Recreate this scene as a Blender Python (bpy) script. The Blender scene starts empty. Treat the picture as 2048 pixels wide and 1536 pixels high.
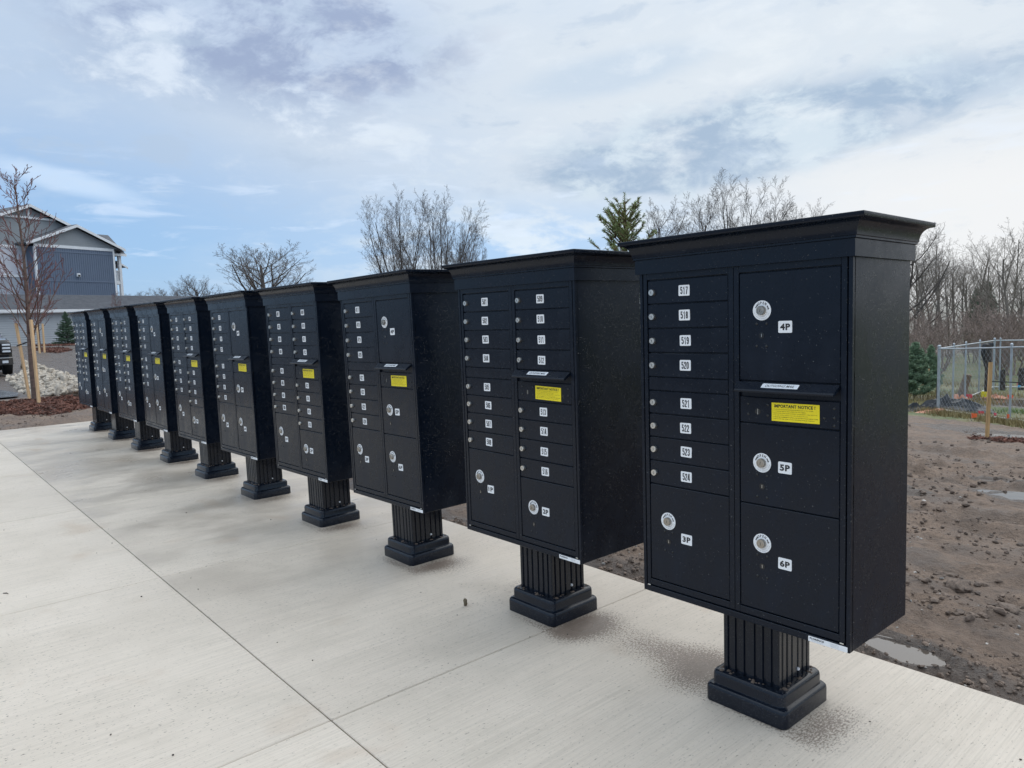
import bpy, math, random
import numpy as np
from mathutils import Vector, Matrix

scene = bpy.context.scene
COL = scene.collection
R = math.radians

# ------------------------------------------------------------------ camera
CAM = np.array([0.9568, -2.1410, 1.3994])
C_R = np.array([0.65455622, 0.75530282, -0.03276888])
C_U = np.array([-0.0481002, 0.0848625, 0.99523099])
C_F = np.array([-0.75448163, 0.64985845, -0.09187749])
cd = bpy.data.cameras.new("camera")
cam = bpy.data.objects.new("camera", cd)
COL.objects.link(cam)
cam.matrix_world = Matrix(((C_R[0], C_U[0], -C_F[0], CAM[0]), (C_R[1], C_U[1], -C_F[1], CAM[1]),
                           (C_R[2], C_U[2], -C_F[2], CAM[2]), (0, 0, 0, 1)))
cd.sensor_width = 36.0
cd.lens = 1471.5 / 2048 * 36.0
cd.clip_start = 0.05
cd.clip_end = 3000
scene.camera = cam

scene.cycles.max_bounces = 6; scene.cycles.diffuse_bounces = 3; scene.cycles.glossy_bounces = 3

# ------------------------------------------------------------------ node helpers
class G:
    """small wrapper round a node tree"""
    def __init__(s, nt):
        s.nt = nt
    def node(s, t, **kw):
        n = s.nt.nodes.new(t)
        for k, v in kw.items():
            setattr(n, k, v)
        return n
    def put(s, sock, v):
        if isinstance(v, bpy.types.NodeSocket):
            s.nt.links.new(v, sock)
        elif isinstance(v, (tuple, list)):
            if len(v) == 3 and sock.type == 'RGBA':
                v = (*v, 1)
            sock.default_value = v
        else:
            sock.default_value = v
    def m(s, op, a, b=0.0, c=0.0, clamp=False):
        n = s.node('ShaderNodeMath', operation=op, use_clamp=clamp)
        for i, v in enumerate((a, b, c)):
            s.put(n.inputs[i], v)
        return n.outputs[0]
    def vm(s, op, a, b=(0, 0, 0), out=0):
        n = s.node('ShaderNodeVectorMath', operation=op)
        s.put(n.inputs[0], a); s.put(n.inputs[1], b)
        return n.outputs[out]
    def comb(s, x, y, z):
        n = s.node('ShaderNodeCombineXYZ')
        for i, v in enumerate((x, y, z)):
            s.put(n.inputs[i], v)
        return n.outputs[0]
    def sep(s, v):
        n = s.node('ShaderNodeSeparateXYZ'); s.put(n.inputs[0], v)
        return n.outputs
    def noise(s, vec, scale=5, detail=4, rough=0.55, dist=0.0, out=0, lac=2.0):
        n = s.node('ShaderNodeTexNoise')
        s.put(n.inputs['Vector'], vec); n.inputs['Scale'].default_value = scale
        n.inputs['Detail'].default_value = detail; n.inputs['Roughness'].default_value = rough
        n.inputs['Distortion'].default_value = dist; n.inputs['Lacunarity'].default_value = lac
        return n.outputs[out]
    def vor(s, vec, scale, feature='F1', rnd=1.0):
        n = s.node('ShaderNodeTexVoronoi', feature=feature)
        s.put(n.inputs['Vector'], vec); n.inputs['Scale'].default_value = scale
        n.inputs['Randomness'].default_value = rnd
        return n.outputs
    def step(s, v, a, b, lo=0.0, hi=1.0):
        n = s.node('ShaderNodeMapRange', interpolation_type='SMOOTHSTEP')
        s.put(n.inputs[0], v)
        n.inputs[1].default_value = a; n.inputs[2].default_value = b
        n.inputs[3].default_value = lo; n.inputs[4].default_value = hi
        return n.outputs[0]
    def mix(s, f, a, b, bt='MIX'):
        n = s.node('ShaderNodeMix', data_type='RGBA', blend_type=bt)
        n.clamp_factor = True
        s.put(n.inputs[0], f); s.put(n.inputs[6], a); s.put(n.inputs[7], b)
        return n.outputs[2]
    def bump(s, h, strength=0.5, dist=0.01, normal=None):
        n = s.node('ShaderNodeBump')
        s.put(n.inputs['Height'], h); s.put(n.inputs['Strength'], strength); s.put(n.inputs['Distance'], dist)
        if normal is not None:
            s.put(n.inputs['Normal'], normal)
        return n.outputs[0]
    def gauss(s, az, el, a0, e0, sa, se, tilt=0.0):
        """soft ellipse in azimuth / elevation"""
        da = s.m('SUBTRACT', az, a0)
        de = s.m('SUBTRACT', s.m('SUBTRACT', el, e0), s.m('MULTIPLY', da, tilt))
        q = s.m('ADD', s.m('POWER', s.m('DIVIDE', s.m('ABSOLUTE', da), sa), 2.0), s.m('POWER', s.m('DIVIDE', s.m('ABSOLUTE', de), se), 2.0))
        return s.m('POWER', 2.718, s.m('MULTIPLY', q, -1.0))

# ------------------------------------------------------------------ sky, sun, exposure
SUN_AZ = (-0.10, 0.995)            # horizontal direction towards the sun (right, behind the row)
SUN_EL = R(60)
world = bpy.data.worlds.new("World"); scene.world = world; world.use_nodes = True
g = G(world.node_tree); g.nt.nodes.clear()
sky = g.node('ShaderNodeTexSky', sky_type='NISHITA')
sky.sun_disc = False
sky.sun_elevation = SUN_EL
sky.sun_rotation = math.atan2(SUN_AZ[0], SUN_AZ[1])
sky.air_density = 1.0; sky.dust_density = 0.6; sky.ozone_density = 2.0
tc = g.node('ShaderNodeTexCoord')
D = tc.outputs['Generated']
dx, dy, dz = g.sep(D)
# heading of the view in the horizontal plane; azimuth measured from it, elevation from the horizon
fx = g.m('ADD', g.m('MULTIPLY', dx, -0.7577), g.m('MULTIPLY', dy, 0.6526))
rx = g.m('ADD', g.m('MULTIPLY', dx, 0.6526), g.m('MULTIPLY', dy, 0.7577))
az = g.m('ARCTAN2', rx, fx)
el = g.m('ARCSINE', dz)
sund = g.m('ADD', g.m('MULTIPLY', dx, SUN_AZ[0]), g.m('MULTIPLY', dy, SUN_AZ[1]))   # 1 towards the sun, -1 away from it
flat = g.vm('MULTIPLY', D, (1.0, 1.0, 2.6))
warp = g.vm('SUBTRACT', g.noise(flat, 3.0, 3, 0.5, out=1), (0.5, 0.5, 0.5))
flatw = g.vm('ADD', flat, g.vm('MULTIPLY', warp, (0.16, 0.16, 0.16)))
n_big = g.noise(flatw, 3.2, 6, 0.55)
n_mid = g.noise(flatw, 8.0, 9, 0.62)
puff = g.vm('MULTIPLY', D, (1.0, 1.0, 1.9))
puffw = g.vm('ADD', puff, g.vm('MULTIPLY', g.vm('SUBTRACT', g.noise(puff, 6.0, 3, 0.5, out=1), (0.5, 0.5, 0.5)), (0.10, 0.10, 0.10)))
n_puff = g.noise(puffw, 10.0, 9, 0.64)
K = 10.0                        # background strength is 1/K, so colours below read as final radiance * K
def col(r, gg, b):
    return (r * K, gg * K, b * K)
# clear sky: the Nishita sky, with the blue band low on the left
clear = g.mix(0.75, sky.outputs[0], col(0.165, 0.310, 0.530))
# thin high veil: thick overhead and towards the sun, thin low on the left
veil_az = g.step(sund, 0.22, 0.86)
veil_el = g.step(el, 0.08, 0.30)
veil = g.m('ADD', g.m('MULTIPLY', veil_az, 0.75), g.m('MULTIPLY', veil_el, 0.95), clamp=True)
veil = g.m('MULTIPLY', veil, g.step(n_big, 0.18, 0.58, 0.80, 1.0))
veil_colour = g.mix(g.step(sund, 0.30, 0.90), col(0.345, 0.420, 0.525), col(0.480, 0.525, 0.570))

c = g.mix(veil, clear, veil_colour)
# bright, slightly warm gap low on the right
warm = g.m('MULTIPLY', g.step(sund, 0.80, 0.98), g.m('SUBTRACT', 1.0, g.step(el, 0.12, 0.24)))
c = g.mix(g.m('MULTIPLY', warm, 0.75), c, col(0.62, 0.61, 0.595))
# blue hole low in the middle
hole = g.gauss(az, el, 0.02, 0.085, 0.26, 0.055)
c = g.mix(g.m('MULTIPLY', hole, 0.75), c, g.mix(g.step(n_mid, 0.46, 0.62), col(0.27, 0.415, 0.61), col(0.52, 0.585, 0.645)))
# dark cumulus mass, upper left of centre, with pale lower puffs
edge = g.m('MULTIPLY', g.m('SUBTRACT', n_mid, 0.5), 1.1)
massA = g.m('ADD', g.gauss(az, el, -0.29, 0.352, 0.24, 0.080, -0.08), edge)
c = g.mix(g.m('MULTIPLY', g.step(massA, 0.18, 0.66), 0.92), c, g.mix(g.step(n_puff, 0.40, 0.60), col(0.215, 0.268, 0.390), col(0.350, 0.420, 0.530)))
puffA = g.m('ADD', g.m('ADD', g.gauss(az, el, -0.30, 0.265, 0.19, 0.040, -0.18), g.m('MULTIPLY', g.gauss(az, el, -0.46, 0.315, 0.10, 0.045, 0.25), 0.8)), g.m('MULTIPLY', g.m('SUBTRACT', n_puff, 0.5), 2.2))
c = g.mix(g.m('MULTIPLY', g.step(puffA, 0.30, 1.05), 0.68), c, g.mix(g.step(n_puff, 0.42, 0.64), col(0.300, 0.370, 0.480), col(0.520, 0.575, 0.640)))
# grey band on the right, streaming up to the right
massD = g.m('ADD', g.m('ADD', g.gauss(az, el, 0.36, 0.222, 0.30, 0.046, 0.10), g.m('MULTIPLY', g.gauss(az, el, 0.20, 0.178, 0.12, 0.026, 0.0), 0.95)), g.m('ADD', g.m('MULTIPLY', edge, 1.1), g.m('MULTIPLY', g.m('SUBTRACT', n_puff, 0.5), 0.9)))
c = g.mix(g.m('MULTIPLY', g.step(massD, 0.14, 0.62), 0.90), c, g.mix(g.step(n_puff, 0.40, 0.62), col(0.240, 0.320, 0.425), col(0.43, 0.50, 0.56)))
massE = g.m('ADD', g.gauss(az, el, 0.14, 0.30, 0.15, 0.030, 0.12), edge)
c = g.mix(g.m('MULTIPLY', g.step(massE, 0.28, 0.85), 0.62), c, col(0.355, 0.435, 0.53))
# lens cloud low on the left and small flecks beside it
lens = g.m('ADD', g.gauss(az, el, -0.53, 0.170, 0.105, 0.018, -0.22), g.m('MULTIPLY', edge, 0.35))
c = g.mix(g.m('MULTIPLY', g.step(lens, 0.36, 0.98), 0.66), c, col(0.43, 0.535, 0.67))
fle = g.vm('MULTIPLY', D, (1.0, 1.0, 5.5))
n_f = g.noise(fle, 10.0, 6, 0.55, 0.4)
flm = g.m('MULTIPLY', g.step(n_f, 0.53, 0.72), g.m('MULTIPLY', g.step(el, 0.03, 0.09), g.m('SUBTRACT', 1.0, g.step(el, 0.15, 0.24))))
c = g.mix(g.m('MULTIPLY', flm, 0.42), c, col(0.54, 0.61, 0.71))
# broken bright / grey texture everywhere
c = g.mix(g.m('MULTIPLY', g.m('MULTIPLY', g.step(n_mid, 0.50, 0.68), g.step(el, 0.10, 0.22)), 0.42), c, g.mix(g.step(sund, 0.25, 0.85), col(0.40, 0.475, 0.565), col(0.580, 0.610, 0.635)))
c = g.mix(g.m('MULTIPLY', g.m('MULTIPLY', g.m('SUBTRACT', 1.0, g.step(n_mid, 0.34, 0.47)), g.step(el, 0.10, 0.2)), 0.46), c, col(0.310, 0.385, 0.485))
# overcast brightens steadily from the horizon to the zenith
c = g.mix(1.0, c, g.comb(*[g.step(el, 0.30, 1.35, 1.0, v) for v in (2.50, 2.34, 2.10)]), 'MULTIPLY')
bg = g.node('ShaderNodeBackground'); g.put(bg.inputs[0], c); bg.inputs[1].default_value = 1.0 / K
wo = g.node('ShaderNodeOutputWorld'); g.nt.links.new(bg.outputs[0], wo.inputs[0])

sd = bpy.data.lights.new("sun", 'SUN'); sd.energy = 0.75; sd.angle = R(80); sd.color = (1.0, 0.955, 0.90)
sun = bpy.data.objects.new("sun", sd); COL.objects.link(sun)
sv = Vector((SUN_AZ[0] * math.cos(SUN_EL), SUN_AZ[1] * math.cos(SUN_EL), math.sin(SUN_EL)))
sun.rotation_euler = sv.to_track_quat('Z', 'Y').to_euler()
scene.view_settings.view_transform = 'Standard'
scene.view_settings.look = 'None'
scene.view_settings.exposure = 0.65
scene.view_settings.gamma = 1.0
scene.view_settings.use_curve_mapping = False

# ------------------------------------------------------------------ object helpers
def tag(o, label=None, cat=None, group=None, kind=None):
    if label: o['label'] = label
    if cat: o['category'] = cat
    if group: o['group'] = group
    if kind: o['kind'] = kind
    return o
def empty(name, loc=(0, 0, 0), rz=0.0):
    o = bpy.data.objects.new(name, None); o.empty_display_size = 0.1
    o.location = loc; o.rotation_euler = (0, 0, rz); COL.objects.link(o)
    return o
def link(name, me, parent=None, loc=(0, 0, 0), rot=None):
    o = bpy.data.objects.new(name, me); COL.objects.link(o)
    o.location = loc
    if rot: o.rotation_euler = rot
    if parent: o.parent = parent
    return o

class MB:
    """collects simple shapes; mesh(name, mats) makes one mesh of them"""
    def __init__(s):
        s.v = []; s.f = []; s.m = []; s.mi = 0
    def face(s, pts, mi=None):
        k = len(s.v); s.v += [tuple(p) for p in pts]; s.f.append(tuple(range(k, k + len(pts)))); s.m.append(s.mi if mi is None else mi)
    def raw(s, v, f, mi=None):
        k = len(s.v); s.v += [tuple(p) for p in v]
        for q in f:
            s.f.append(tuple(i + k for i in q)); s.m.append(s.mi if mi is None else mi)
    def box(s, a, b, ch=0.0):
        x0, y0, z0 = a; x1, y1, z1 = b
        if ch <= 0:
            v = [(x0, y0, z0), (x1, y0, z0), (x1, y1, z0), (x0, y1, z0), (x0, y0, z1), (x1, y0, z1), (x1, y1, z1), (x0, y1, z1)]
            s.raw(v, [(0, 3, 2, 1), (4, 5, 6, 7), (0, 1, 5, 4), (1, 2, 6, 5), (2, 3, 7, 6), (3, 0, 4, 7)])
            return
        # chamfered box: three verts per corner
        v = []; idx = {}
        for i, X in enumerate((x0, x1)):
            for j, Y in enumerate((y0, y1)):
                for k, Z in enumerate((z0, z1)):
                    sx, sy, sz = (1 - 2 * i) * ch, (1 - 2 * j) * ch, (1 - 2 * k) * ch
                    idx[i, j, k, 'x'] = len(v); v.append((X, Y + sy, Z + sz))
                    idx[i, j, k, 'y'] = len(v); v.append((X + sx, Y, Z + sz))
                    idx[i, j, k, 'z'] = len(v); v.append((X + sx, Y + sy, Z))
        f = []
        def q(*ks):
            f.append([idx[k] for k in ks])
        for i in (0, 1):
            a_ = [(i, 0, 0, 'x'), (i, 1, 0, 'x'), (i, 1, 1, 'x'), (i, 0, 1, 'x')]; q(*(a_ if i else a_[::-1]))
            a_ = [(0, i, 0, 'y'), (1, i, 0, 'y'), (1, i, 1, 'y'), (0, i, 1, 'y')]; q(*(a_[::-1] if i else a_))
            a_ = [(0, 0, i, 'z'), (1, 0, i, 'z'), (1, 1, i, 'z'), (0, 1, i, 'z')]; q(*(a_ if i else a_[::-1]))
        for i in (0, 1):
            for j in (0, 1):
                a_ = [(i, j, 0, 'x'), (i, j, 1, 'x'), (i, j, 1, 'y'), (i, j, 0, 'y')]; q(*(a_ if (i + j) % 2 else a_[::-1]))
                a_ = [(i, 0, j, 'x'), (i, 1, j, 'x'), (i, 1, j, 'z'), (i, 0, j, 'z')]; q(*(a_[::-1] if (i + j) % 2 else a_))
                a_ = [(0, i, j, 'y'), (1, i, j, 'y'), (1, i, j, 'z'), (0, i, j, 'z')]; q(*(a_ if (i + j) % 2 else a_[::-1]))
        for i in (0, 1):
            for j in (0, 1):
                for k in (0, 1):
                    a_ = [(i, j, k, 'x'), (i, j, k, 'y'), (i, j, k, 'z')]; q(*(a_ if (i + j + k) % 2 else a_[::-1]))
        s.raw(v, f)
    def rings(s, rs, cap0=True, cap1=True, closed=True):
        """rs: list of equal length point loops"""
        n = len(rs[0]); k = len(s.v)
        for r in rs:
            s.v += [tuple(p) for p in r]
        for i in range(len(rs) - 1):
            for j in range(n if closed else n - 1):
                a = k + i * n + j; b = k + i * n + (j + 1) % n
                s.f.append((a, b, b + n, a + n)); s.m.append(s.mi)
        if cap0: s.f.append(tuple(k + j for j in reversed(range(n)))); s.m.append(s.mi)
        if cap1: s.f.append(tuple(k + (len(rs) - 1) * n + j for j in range(n))); s.m.append(s.mi)
    def tube(s, pts, rad, n=6, caps=True):
        pts = [Vector(p) for p in pts]
        if not hasattr(rad, '__len__'): rad = [rad] * len(pts)
        rs = []
        for i, p in enumerate(pts):
            d = (pts[min(i + 1, len(pts) - 1)] - pts[max(i - 1, 0)]).normalized()
            a = d.orthogonal().normalized() if i == 0 else (a - d * a.dot(d)).normalized()
            b = d.cross(a)
            rs.append([p + (a * math.cos(2 * math.pi * j / n) + b * math.sin(2 * math.pi * j / n)) * rad[i] for j in range(n)])
        s.rings(rs, caps, caps)
    def lathe_y(s, prof, n=20, c=(0, 0, 0)):
        """prof: (radius, y) pairs, axis along -y from c (towards the front)"""
        rs = [[(c[0] + r * math.cos(2 * math.pi * j / n), c[1] + y, c[2] + r * math.sin(2 * math.pi * j / n)) for j in range(n)] for r, y in prof]
        s.rings(rs, False, True)
    def mesh(s, name, mats, smooth=None):
        me = bpy.data.meshes.new(name)
        me.from_pydata(s.v, [], s.f)
        for mt in (mats if isinstance(mats, (list, tuple)) else [mats]):
            me.materials.append(mt)
        if any(s.m): me.polygons.foreach_set('material_index', s.m)
        if smooth is not None:
            me.shade_smooth(); me.set_sharp_from_angle(angle=R(smooth))
        me.validate(); me.update()
        return me

def np_mesh(name, v, f, mats, mi=None, smooth=False):
    me = bpy.data.meshes.new(name)
    v = np.asarray(v, dtype=np.float32); f = np.asarray(f, dtype=np.int32)
    k = f.shape[1]
    me.vertices.add(len(v)); me.vertices.foreach_set('co', v.ravel())
    me.loops.add(f.size); me.loops.foreach_set('vertex_index', f.ravel())
    me.polygons.add(len(f)); me.polygons.foreach_set('loop_start', np.arange(0, f.size, k, dtype=np.int32))
    for mt in (mats if isinstance(mats, (list, tuple)) else [mats]):
        me.materials.append(mt)
    if mi is not None: me.polygons.foreach_set('material_index', np.asarray(mi, dtype=np.int32))
    me.polygons.foreach_set('use_smooth', np.full(len(f), smooth))
    me.update(); me.validate()
    return me

# ------------------------------------------------------------------ numpy noise
def vnoise(x, y, seed=0):
    xi = np.floor(x).astype(np.int64); yi = np.floor(y).astype(np.int64)
    fx_ = x - xi; fy_ = y - yi
    fx_ = fx_ * fx_ * (3 - 2 * fx_); fy_ = fy_ * fy_ * (3 - 2 * fy_)
    def h(a, b):
        n = (a * 374761393 + b * 668265263 + seed * 1442695041) & 0x7fffffff
        n = ((n ^ (n >> 13)) * 1274126177) & 0x7fffffff
        return ((n ^ (n >> 16)) & 0xffff) / 65535.0
    return (h(xi, yi) * (1 - fx_) + h(xi + 1, yi) * fx_) * (1 - fy_) + (h(xi, yi + 1) * (1 - fx_) + h(xi + 1, yi + 1) * fx_) * fy_
def fbm(x, y, seed=0, oct=4, rough=0.5):
    t = 0; a = 1; s = 0
    for i in range(oct):
        t = t + a * (vnoise(x * 2 ** i, y * 2 ** i, seed + i * 17) - 0.5); s += a; a *= rough
    return t / s
def cells(x, y, seed=0):
    """distance to the nearest jittered grid point: broken, clod-like lumps"""
    xi = np.floor(x).astype(np.int64); yi = np.floor(y).astype(np.int64); best = np.full(np.shape(x), 9.0)
    for a in (-1, 0, 1):
        for b in (-1, 0, 1):
            i, j = xi + a, yi + b
            n = (i * 374761393 + j * 668265263 + seed * 1442695041) & 0x7fffffff
            n = ((n ^ (n >> 13)) * 1274126177) & 0x7fffffff
            jx = i + ((n >> 3) & 1023) / 1023.0; jy = j + ((n >> 13) & 1023) / 1023.0
            best = np.minimum(best, np.hypot(x - jx, y - jy))
    return best
def sstep(v, a, b):
    t = np.clip((v - a) / (b - a), 0, 1)
    return t * t * (3 - 2 * t)

# ------------------------------------------------------------------ the lie of the land
def h_base(x, y):
    x = np.asarray(x, float); y = np.asarray(y, float)
    yy = np.maximum(y - 0.8, 0)
    drop = -0.088 * np.minimum(yy, 19.2) - 0.02 * np.clip(yy - 19.2, 0, 60)
    return drop * sstep(x, -42, -14) + 0.5 * sstep(-x, 32, 56)
def hb(x, y):
    return float(h_base(x, y))
PUDDLES = [(-0.22, 0.965, 0.20, 0.10), (-0.98, 6.05, 0.36, 0.20), (-2.75, 14.0, 1.5, 0.42), (-5.6, 24.6, 2.2, 1.1), (-1.5, 6.9, 0.25, 0.12), (-4.6, 15.2, 0.6, 0.2), (-2.2, 5.3, 0.35, 0.1)]
def ground_h(x, y):
    h = h_base(x, y)
    near = 1 - sstep(np.hypot(x + 2, y - 4), 9, 30) * 0.6
    n = 0.11 * fbm(x * 0.55, y * 0.55, 3, 3) + 0.10 * fbm(x * 1.7, y * 2.2, 5, 4, 0.6) + 0.085 * fbm(x * 6, y * 7, 9, 4, 0.65) * (0.4 + 1.2 * vnoise(x * 0.9, y * 0.9, 77)) + 0.05 * np.maximum(0, vnoise(x * 11, y * 12, 41) - 0.62) * (vnoise(x * 1.1, y * 1.3, 43) > 0.4)
    # lumpy tyre ruts crossing behind the row
    for (cy, k, w, a, ph) in ((3.9, 0.10, 0.13, 0.065, 0.0), (4.5, 0.10, 0.13, 0.055, 1.3), (6.4, -0.05, 0.16, 0.075, 2.0), (2.55, 0.02, 0.11, 0.04, 0.5), (7.6, -0.05, 0.16, 0.065, 0.5), (9.4, 0.06, 0.18, 0.07, 0.9)):
        d = (y - cy - k * (x + 1.5) - 0.12 * np.sin(x * 0.8 + ph)) / w
        tread = 0.75 + 0.25 * np.sin(x * 34 + ph + 3 * d + 5 * vnoise(x * 2, y * 2, 19))
        n = n + a * np.exp(-(d - 1.3) ** 2) * tread * (0.5 + vnoise(x * 3, y * 3, 21)) - 0.5 * a * np.exp(-d * d)
    patch = sstep(fbm(x * 0.8 + 3, y * 1.3, 61, 3) + 0.5, 0.42, 0.62) * (1 - 0.6 * sstep(y, 12, 16))
    wx, wy = x + 0.12 * fbm(x * 4, y * 4, 71, 2), y + 0.12 * fbm(x * 4, y * 4, 73, 2)
    n = n + patch * (0.050 * np.maximum(0, 0.55 - cells(wx * 5.5, wy * 7.5, 1)) + 0.034 * np.maximum(0, 0.50 - cells(wx * 11, wy * 13, 2))) * (0.5 + vnoise(x * 2.3, y * 2.3, 67))
    edge = sstep(y, 0.74, 1.1)                       # settles against the slab
    left = 1 - sstep(x, -12.6, -11.8)
    k = np.maximum(edge, left) * near
    k = k * (1 - 0.85 * sstep(-x, 17.4, 18.2) * (1 - sstep(y, 0.3, 0.9)))
    h = h + n * k - 0.035 * (1 - k)
    inside = (x > -11.84) & (x < 9) & (y < 0.755) & (y > -7)
    h = np.where(inside, -0.12, h)
    for (px, py, rx_, ry_) in PUDDLES:
        q = ((x - px) / rx_) ** 2 + ((y - py) / ry_) ** 2
        mk = 1 - sstep(q, 0.55, 2.2)
        h = h * (1 - mk) + (hb(px, py) - 0.050 + 0.055 * sstep(q, 0.3, 1.4) + 0.075 * fbm(x * 6, y * 7, 31, 4, 0.6)) * mk
    return h
def gh(x, y):
    return float(ground_h(np.array([x]), np.array([y]))[0])

# ------------------------------------------------------------------ materials
MATS = {}
def mat(name, base=(0.5, 0.5, 0.5), rough=0.6, metal=0.0, spec=0.5):
    m = bpy.data.materials.new(name); m.use_nodes = True
    b = m.node_tree.nodes['Principled BSDF']
    b.inputs['Base Color'].default_value = (*base, 1); b.inputs['Roughness'].default_value = rough
    b.inputs['Metallic'].default_value = metal; b.inputs['Specular IOR Level'].default_value = spec
    MATS[name] = m
    return m, G(m.node_tree), b
def vary(name, base, rough=0.7, amount=0.25, scale=6.0, bump=0.0, metal=0.0, bscale=None, spec=0.5, stretch=(1, 1, 1), bdist=0.004):
    """plain material with procedural mottling"""
    m, q, b = mat(name, base, rough, metal, spec)
    co = q.node('ShaderNodeTexCoord').outputs['Object']
    co = q.vm('MULTIPLY', co, stretch)
    n = q.noise(co, scale, 5, 0.6)
    lo = tuple(x * (1 - amount) for x in base); hi = tuple(min(1, x * (1 + amount)) for x in base)
    q.put(b.inputs['Base Color'], q.mix(q.step(n, 0.3, 0.7), lo, hi))
    q.put(b.inputs['Roughness'], q.step(n, 0.25, 0.75, max(0.02, rough - 0.12), min(1, rough + 0.12)))
    if bump:
        q.put(b.inputs['Normal'], q.bump(q.noise(co, bscale or scale * 4, 4, 0.6), bump, bdist))
    return m

# --- black powder coat with rain on it
def powder(name, wet_front=0.18, wet_side=1.0, base=(0.0052, 0.0088, 0.0168), rough=0.25, dscale=85):
    m, q, b = mat(name, base, rough, 0.0, 0.24)
    t = q.node('ShaderNodeTexCoord'); co = t.outputs['Object']
    nrm = q.node('ShaderNodeNewGeometry').outputs['Normal']
    nx, ny, nz = q.sep(nrm)
    expo = q.m('MAXIMUM', q.step(nx, 0.3, 0.8), q.step(nz, 0.2, 0.7))
    patch = q.noise(co, 3.2, 3, 0.6)
    dens = q.m('ADD', q.m('MULTIPLY', expo, wet_side), q.m('MULTIPLY', q.m('SUBTRACT', 1.0, expo), wet_front))
    dens = q.m('MULTIPLY', dens, q.step(patch, 0.25, 0.65, 0.35, 1.15))
    h = None; mask = None
    for sc, r0, gain in ((dscale, 0.20, 0.22), (dscale * 2.3, 0.27, 0.95)):
        v = q.vor(co, sc)
        pick = q.m('LESS_THAN', q.sep(v['Color'])[0], q.m('MULTIPLY', dens, gain))
        size = q.m('MULTIPLY', r0, q.m('ADD', 0.45, q.m('MULTIPLY', q.sep(v['Color'])[1], 0.55)))
        dd = q.m('DIVIDE', v['Distance'], size)
        dome = q.m('MULTIPLY', q.m('MAXIMUM', q.m('SUBTRACT', 1.0, q.m('MULTIPLY', dd, dd)), 0.0), pick)
        dome = q.m('MULTIPLY', dome, 0.16 / sc)
        mk = q.m('MULTIPLY', q.m('LESS_THAN', dd, 1.0), pick)
        h = dome if h is None else q.m('MAXIMUM', h, dome)
        mask = mk if mask is None else q.m('MAXIMUM', mask, mk)
    q.put(b.inputs['IOR'], q.m('ADD', 1.5, q.m('MULTIPLY', mask, 1.1)))
    peel = q.noise(co, 330, 2, 0.5)
    nb = q.bump(peel, 0.05, 0.0010)
    nb = q.bump(h, 1.0, 1.0, nb)
    q.put(b.inputs['Normal'], nb)
    dirt = q.noise(co, 7, 5, 0.65)
    q.put(b.inputs['Roughness'], q.m('SUBTRACT', q.step(dirt, 0.3, 0.75, rough - 0.05, rough + 0.13), q.m('MULTIPLY', mask, rough - 0.06)))
    q.put(b.inputs['Base Color'], q.mix(q.step(dirt, 0.45, 0.85), base, tuple(x * 1.5 for x in base)))
    return m
M_BLACK = powder('black_powder_coat')
M_DOOR = powder('black_door_coat', 0.10, 0.8)
M_PED = powder('black_pedestal_coat', 0.8, 1.0, (0.0052, 0.0085, 0.0160), 0.18, 90)
M_PED.node_tree.nodes['Principled BSDF'].inputs['Coat Weight'].default_value = 0.25
M_PED.node_tree.nodes['Principled BSDF'].inputs['Coat Roughness'].default_value = 0.10
M_STEEL = vary('lock_steel', (0.62, 0.60, 0.56), 0.30, 0.10, 60, metal=1.0)
M_STEEL2 = vary('parcel_lock_steel', (0.40, 0.37, 0.33), 0.34, 0.15, 60, metal=1.0)
M_SLOT = mat('dark_slot', (0.01, 0.01, 0.01), 0.5)[0]
M_WHITE = vary('label_white', (0.88, 0.88, 0.885), 0.45, 0.04, 25)
M_INK = mat('label_ink', (0.012, 0.012, 0.014), 0.5)[0]
M_INKG = mat('label_grey_ink', (0.45, 0.45, 0.46), 0.5)[0]
M_YEL = vary('notice_yellow', (0.96, 0.775, 0.010), 0.42, 0.04, 20)
M_RIVET = mat('rivet_black', (0.012, 0.013, 0.016), 0.25)[0]

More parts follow.
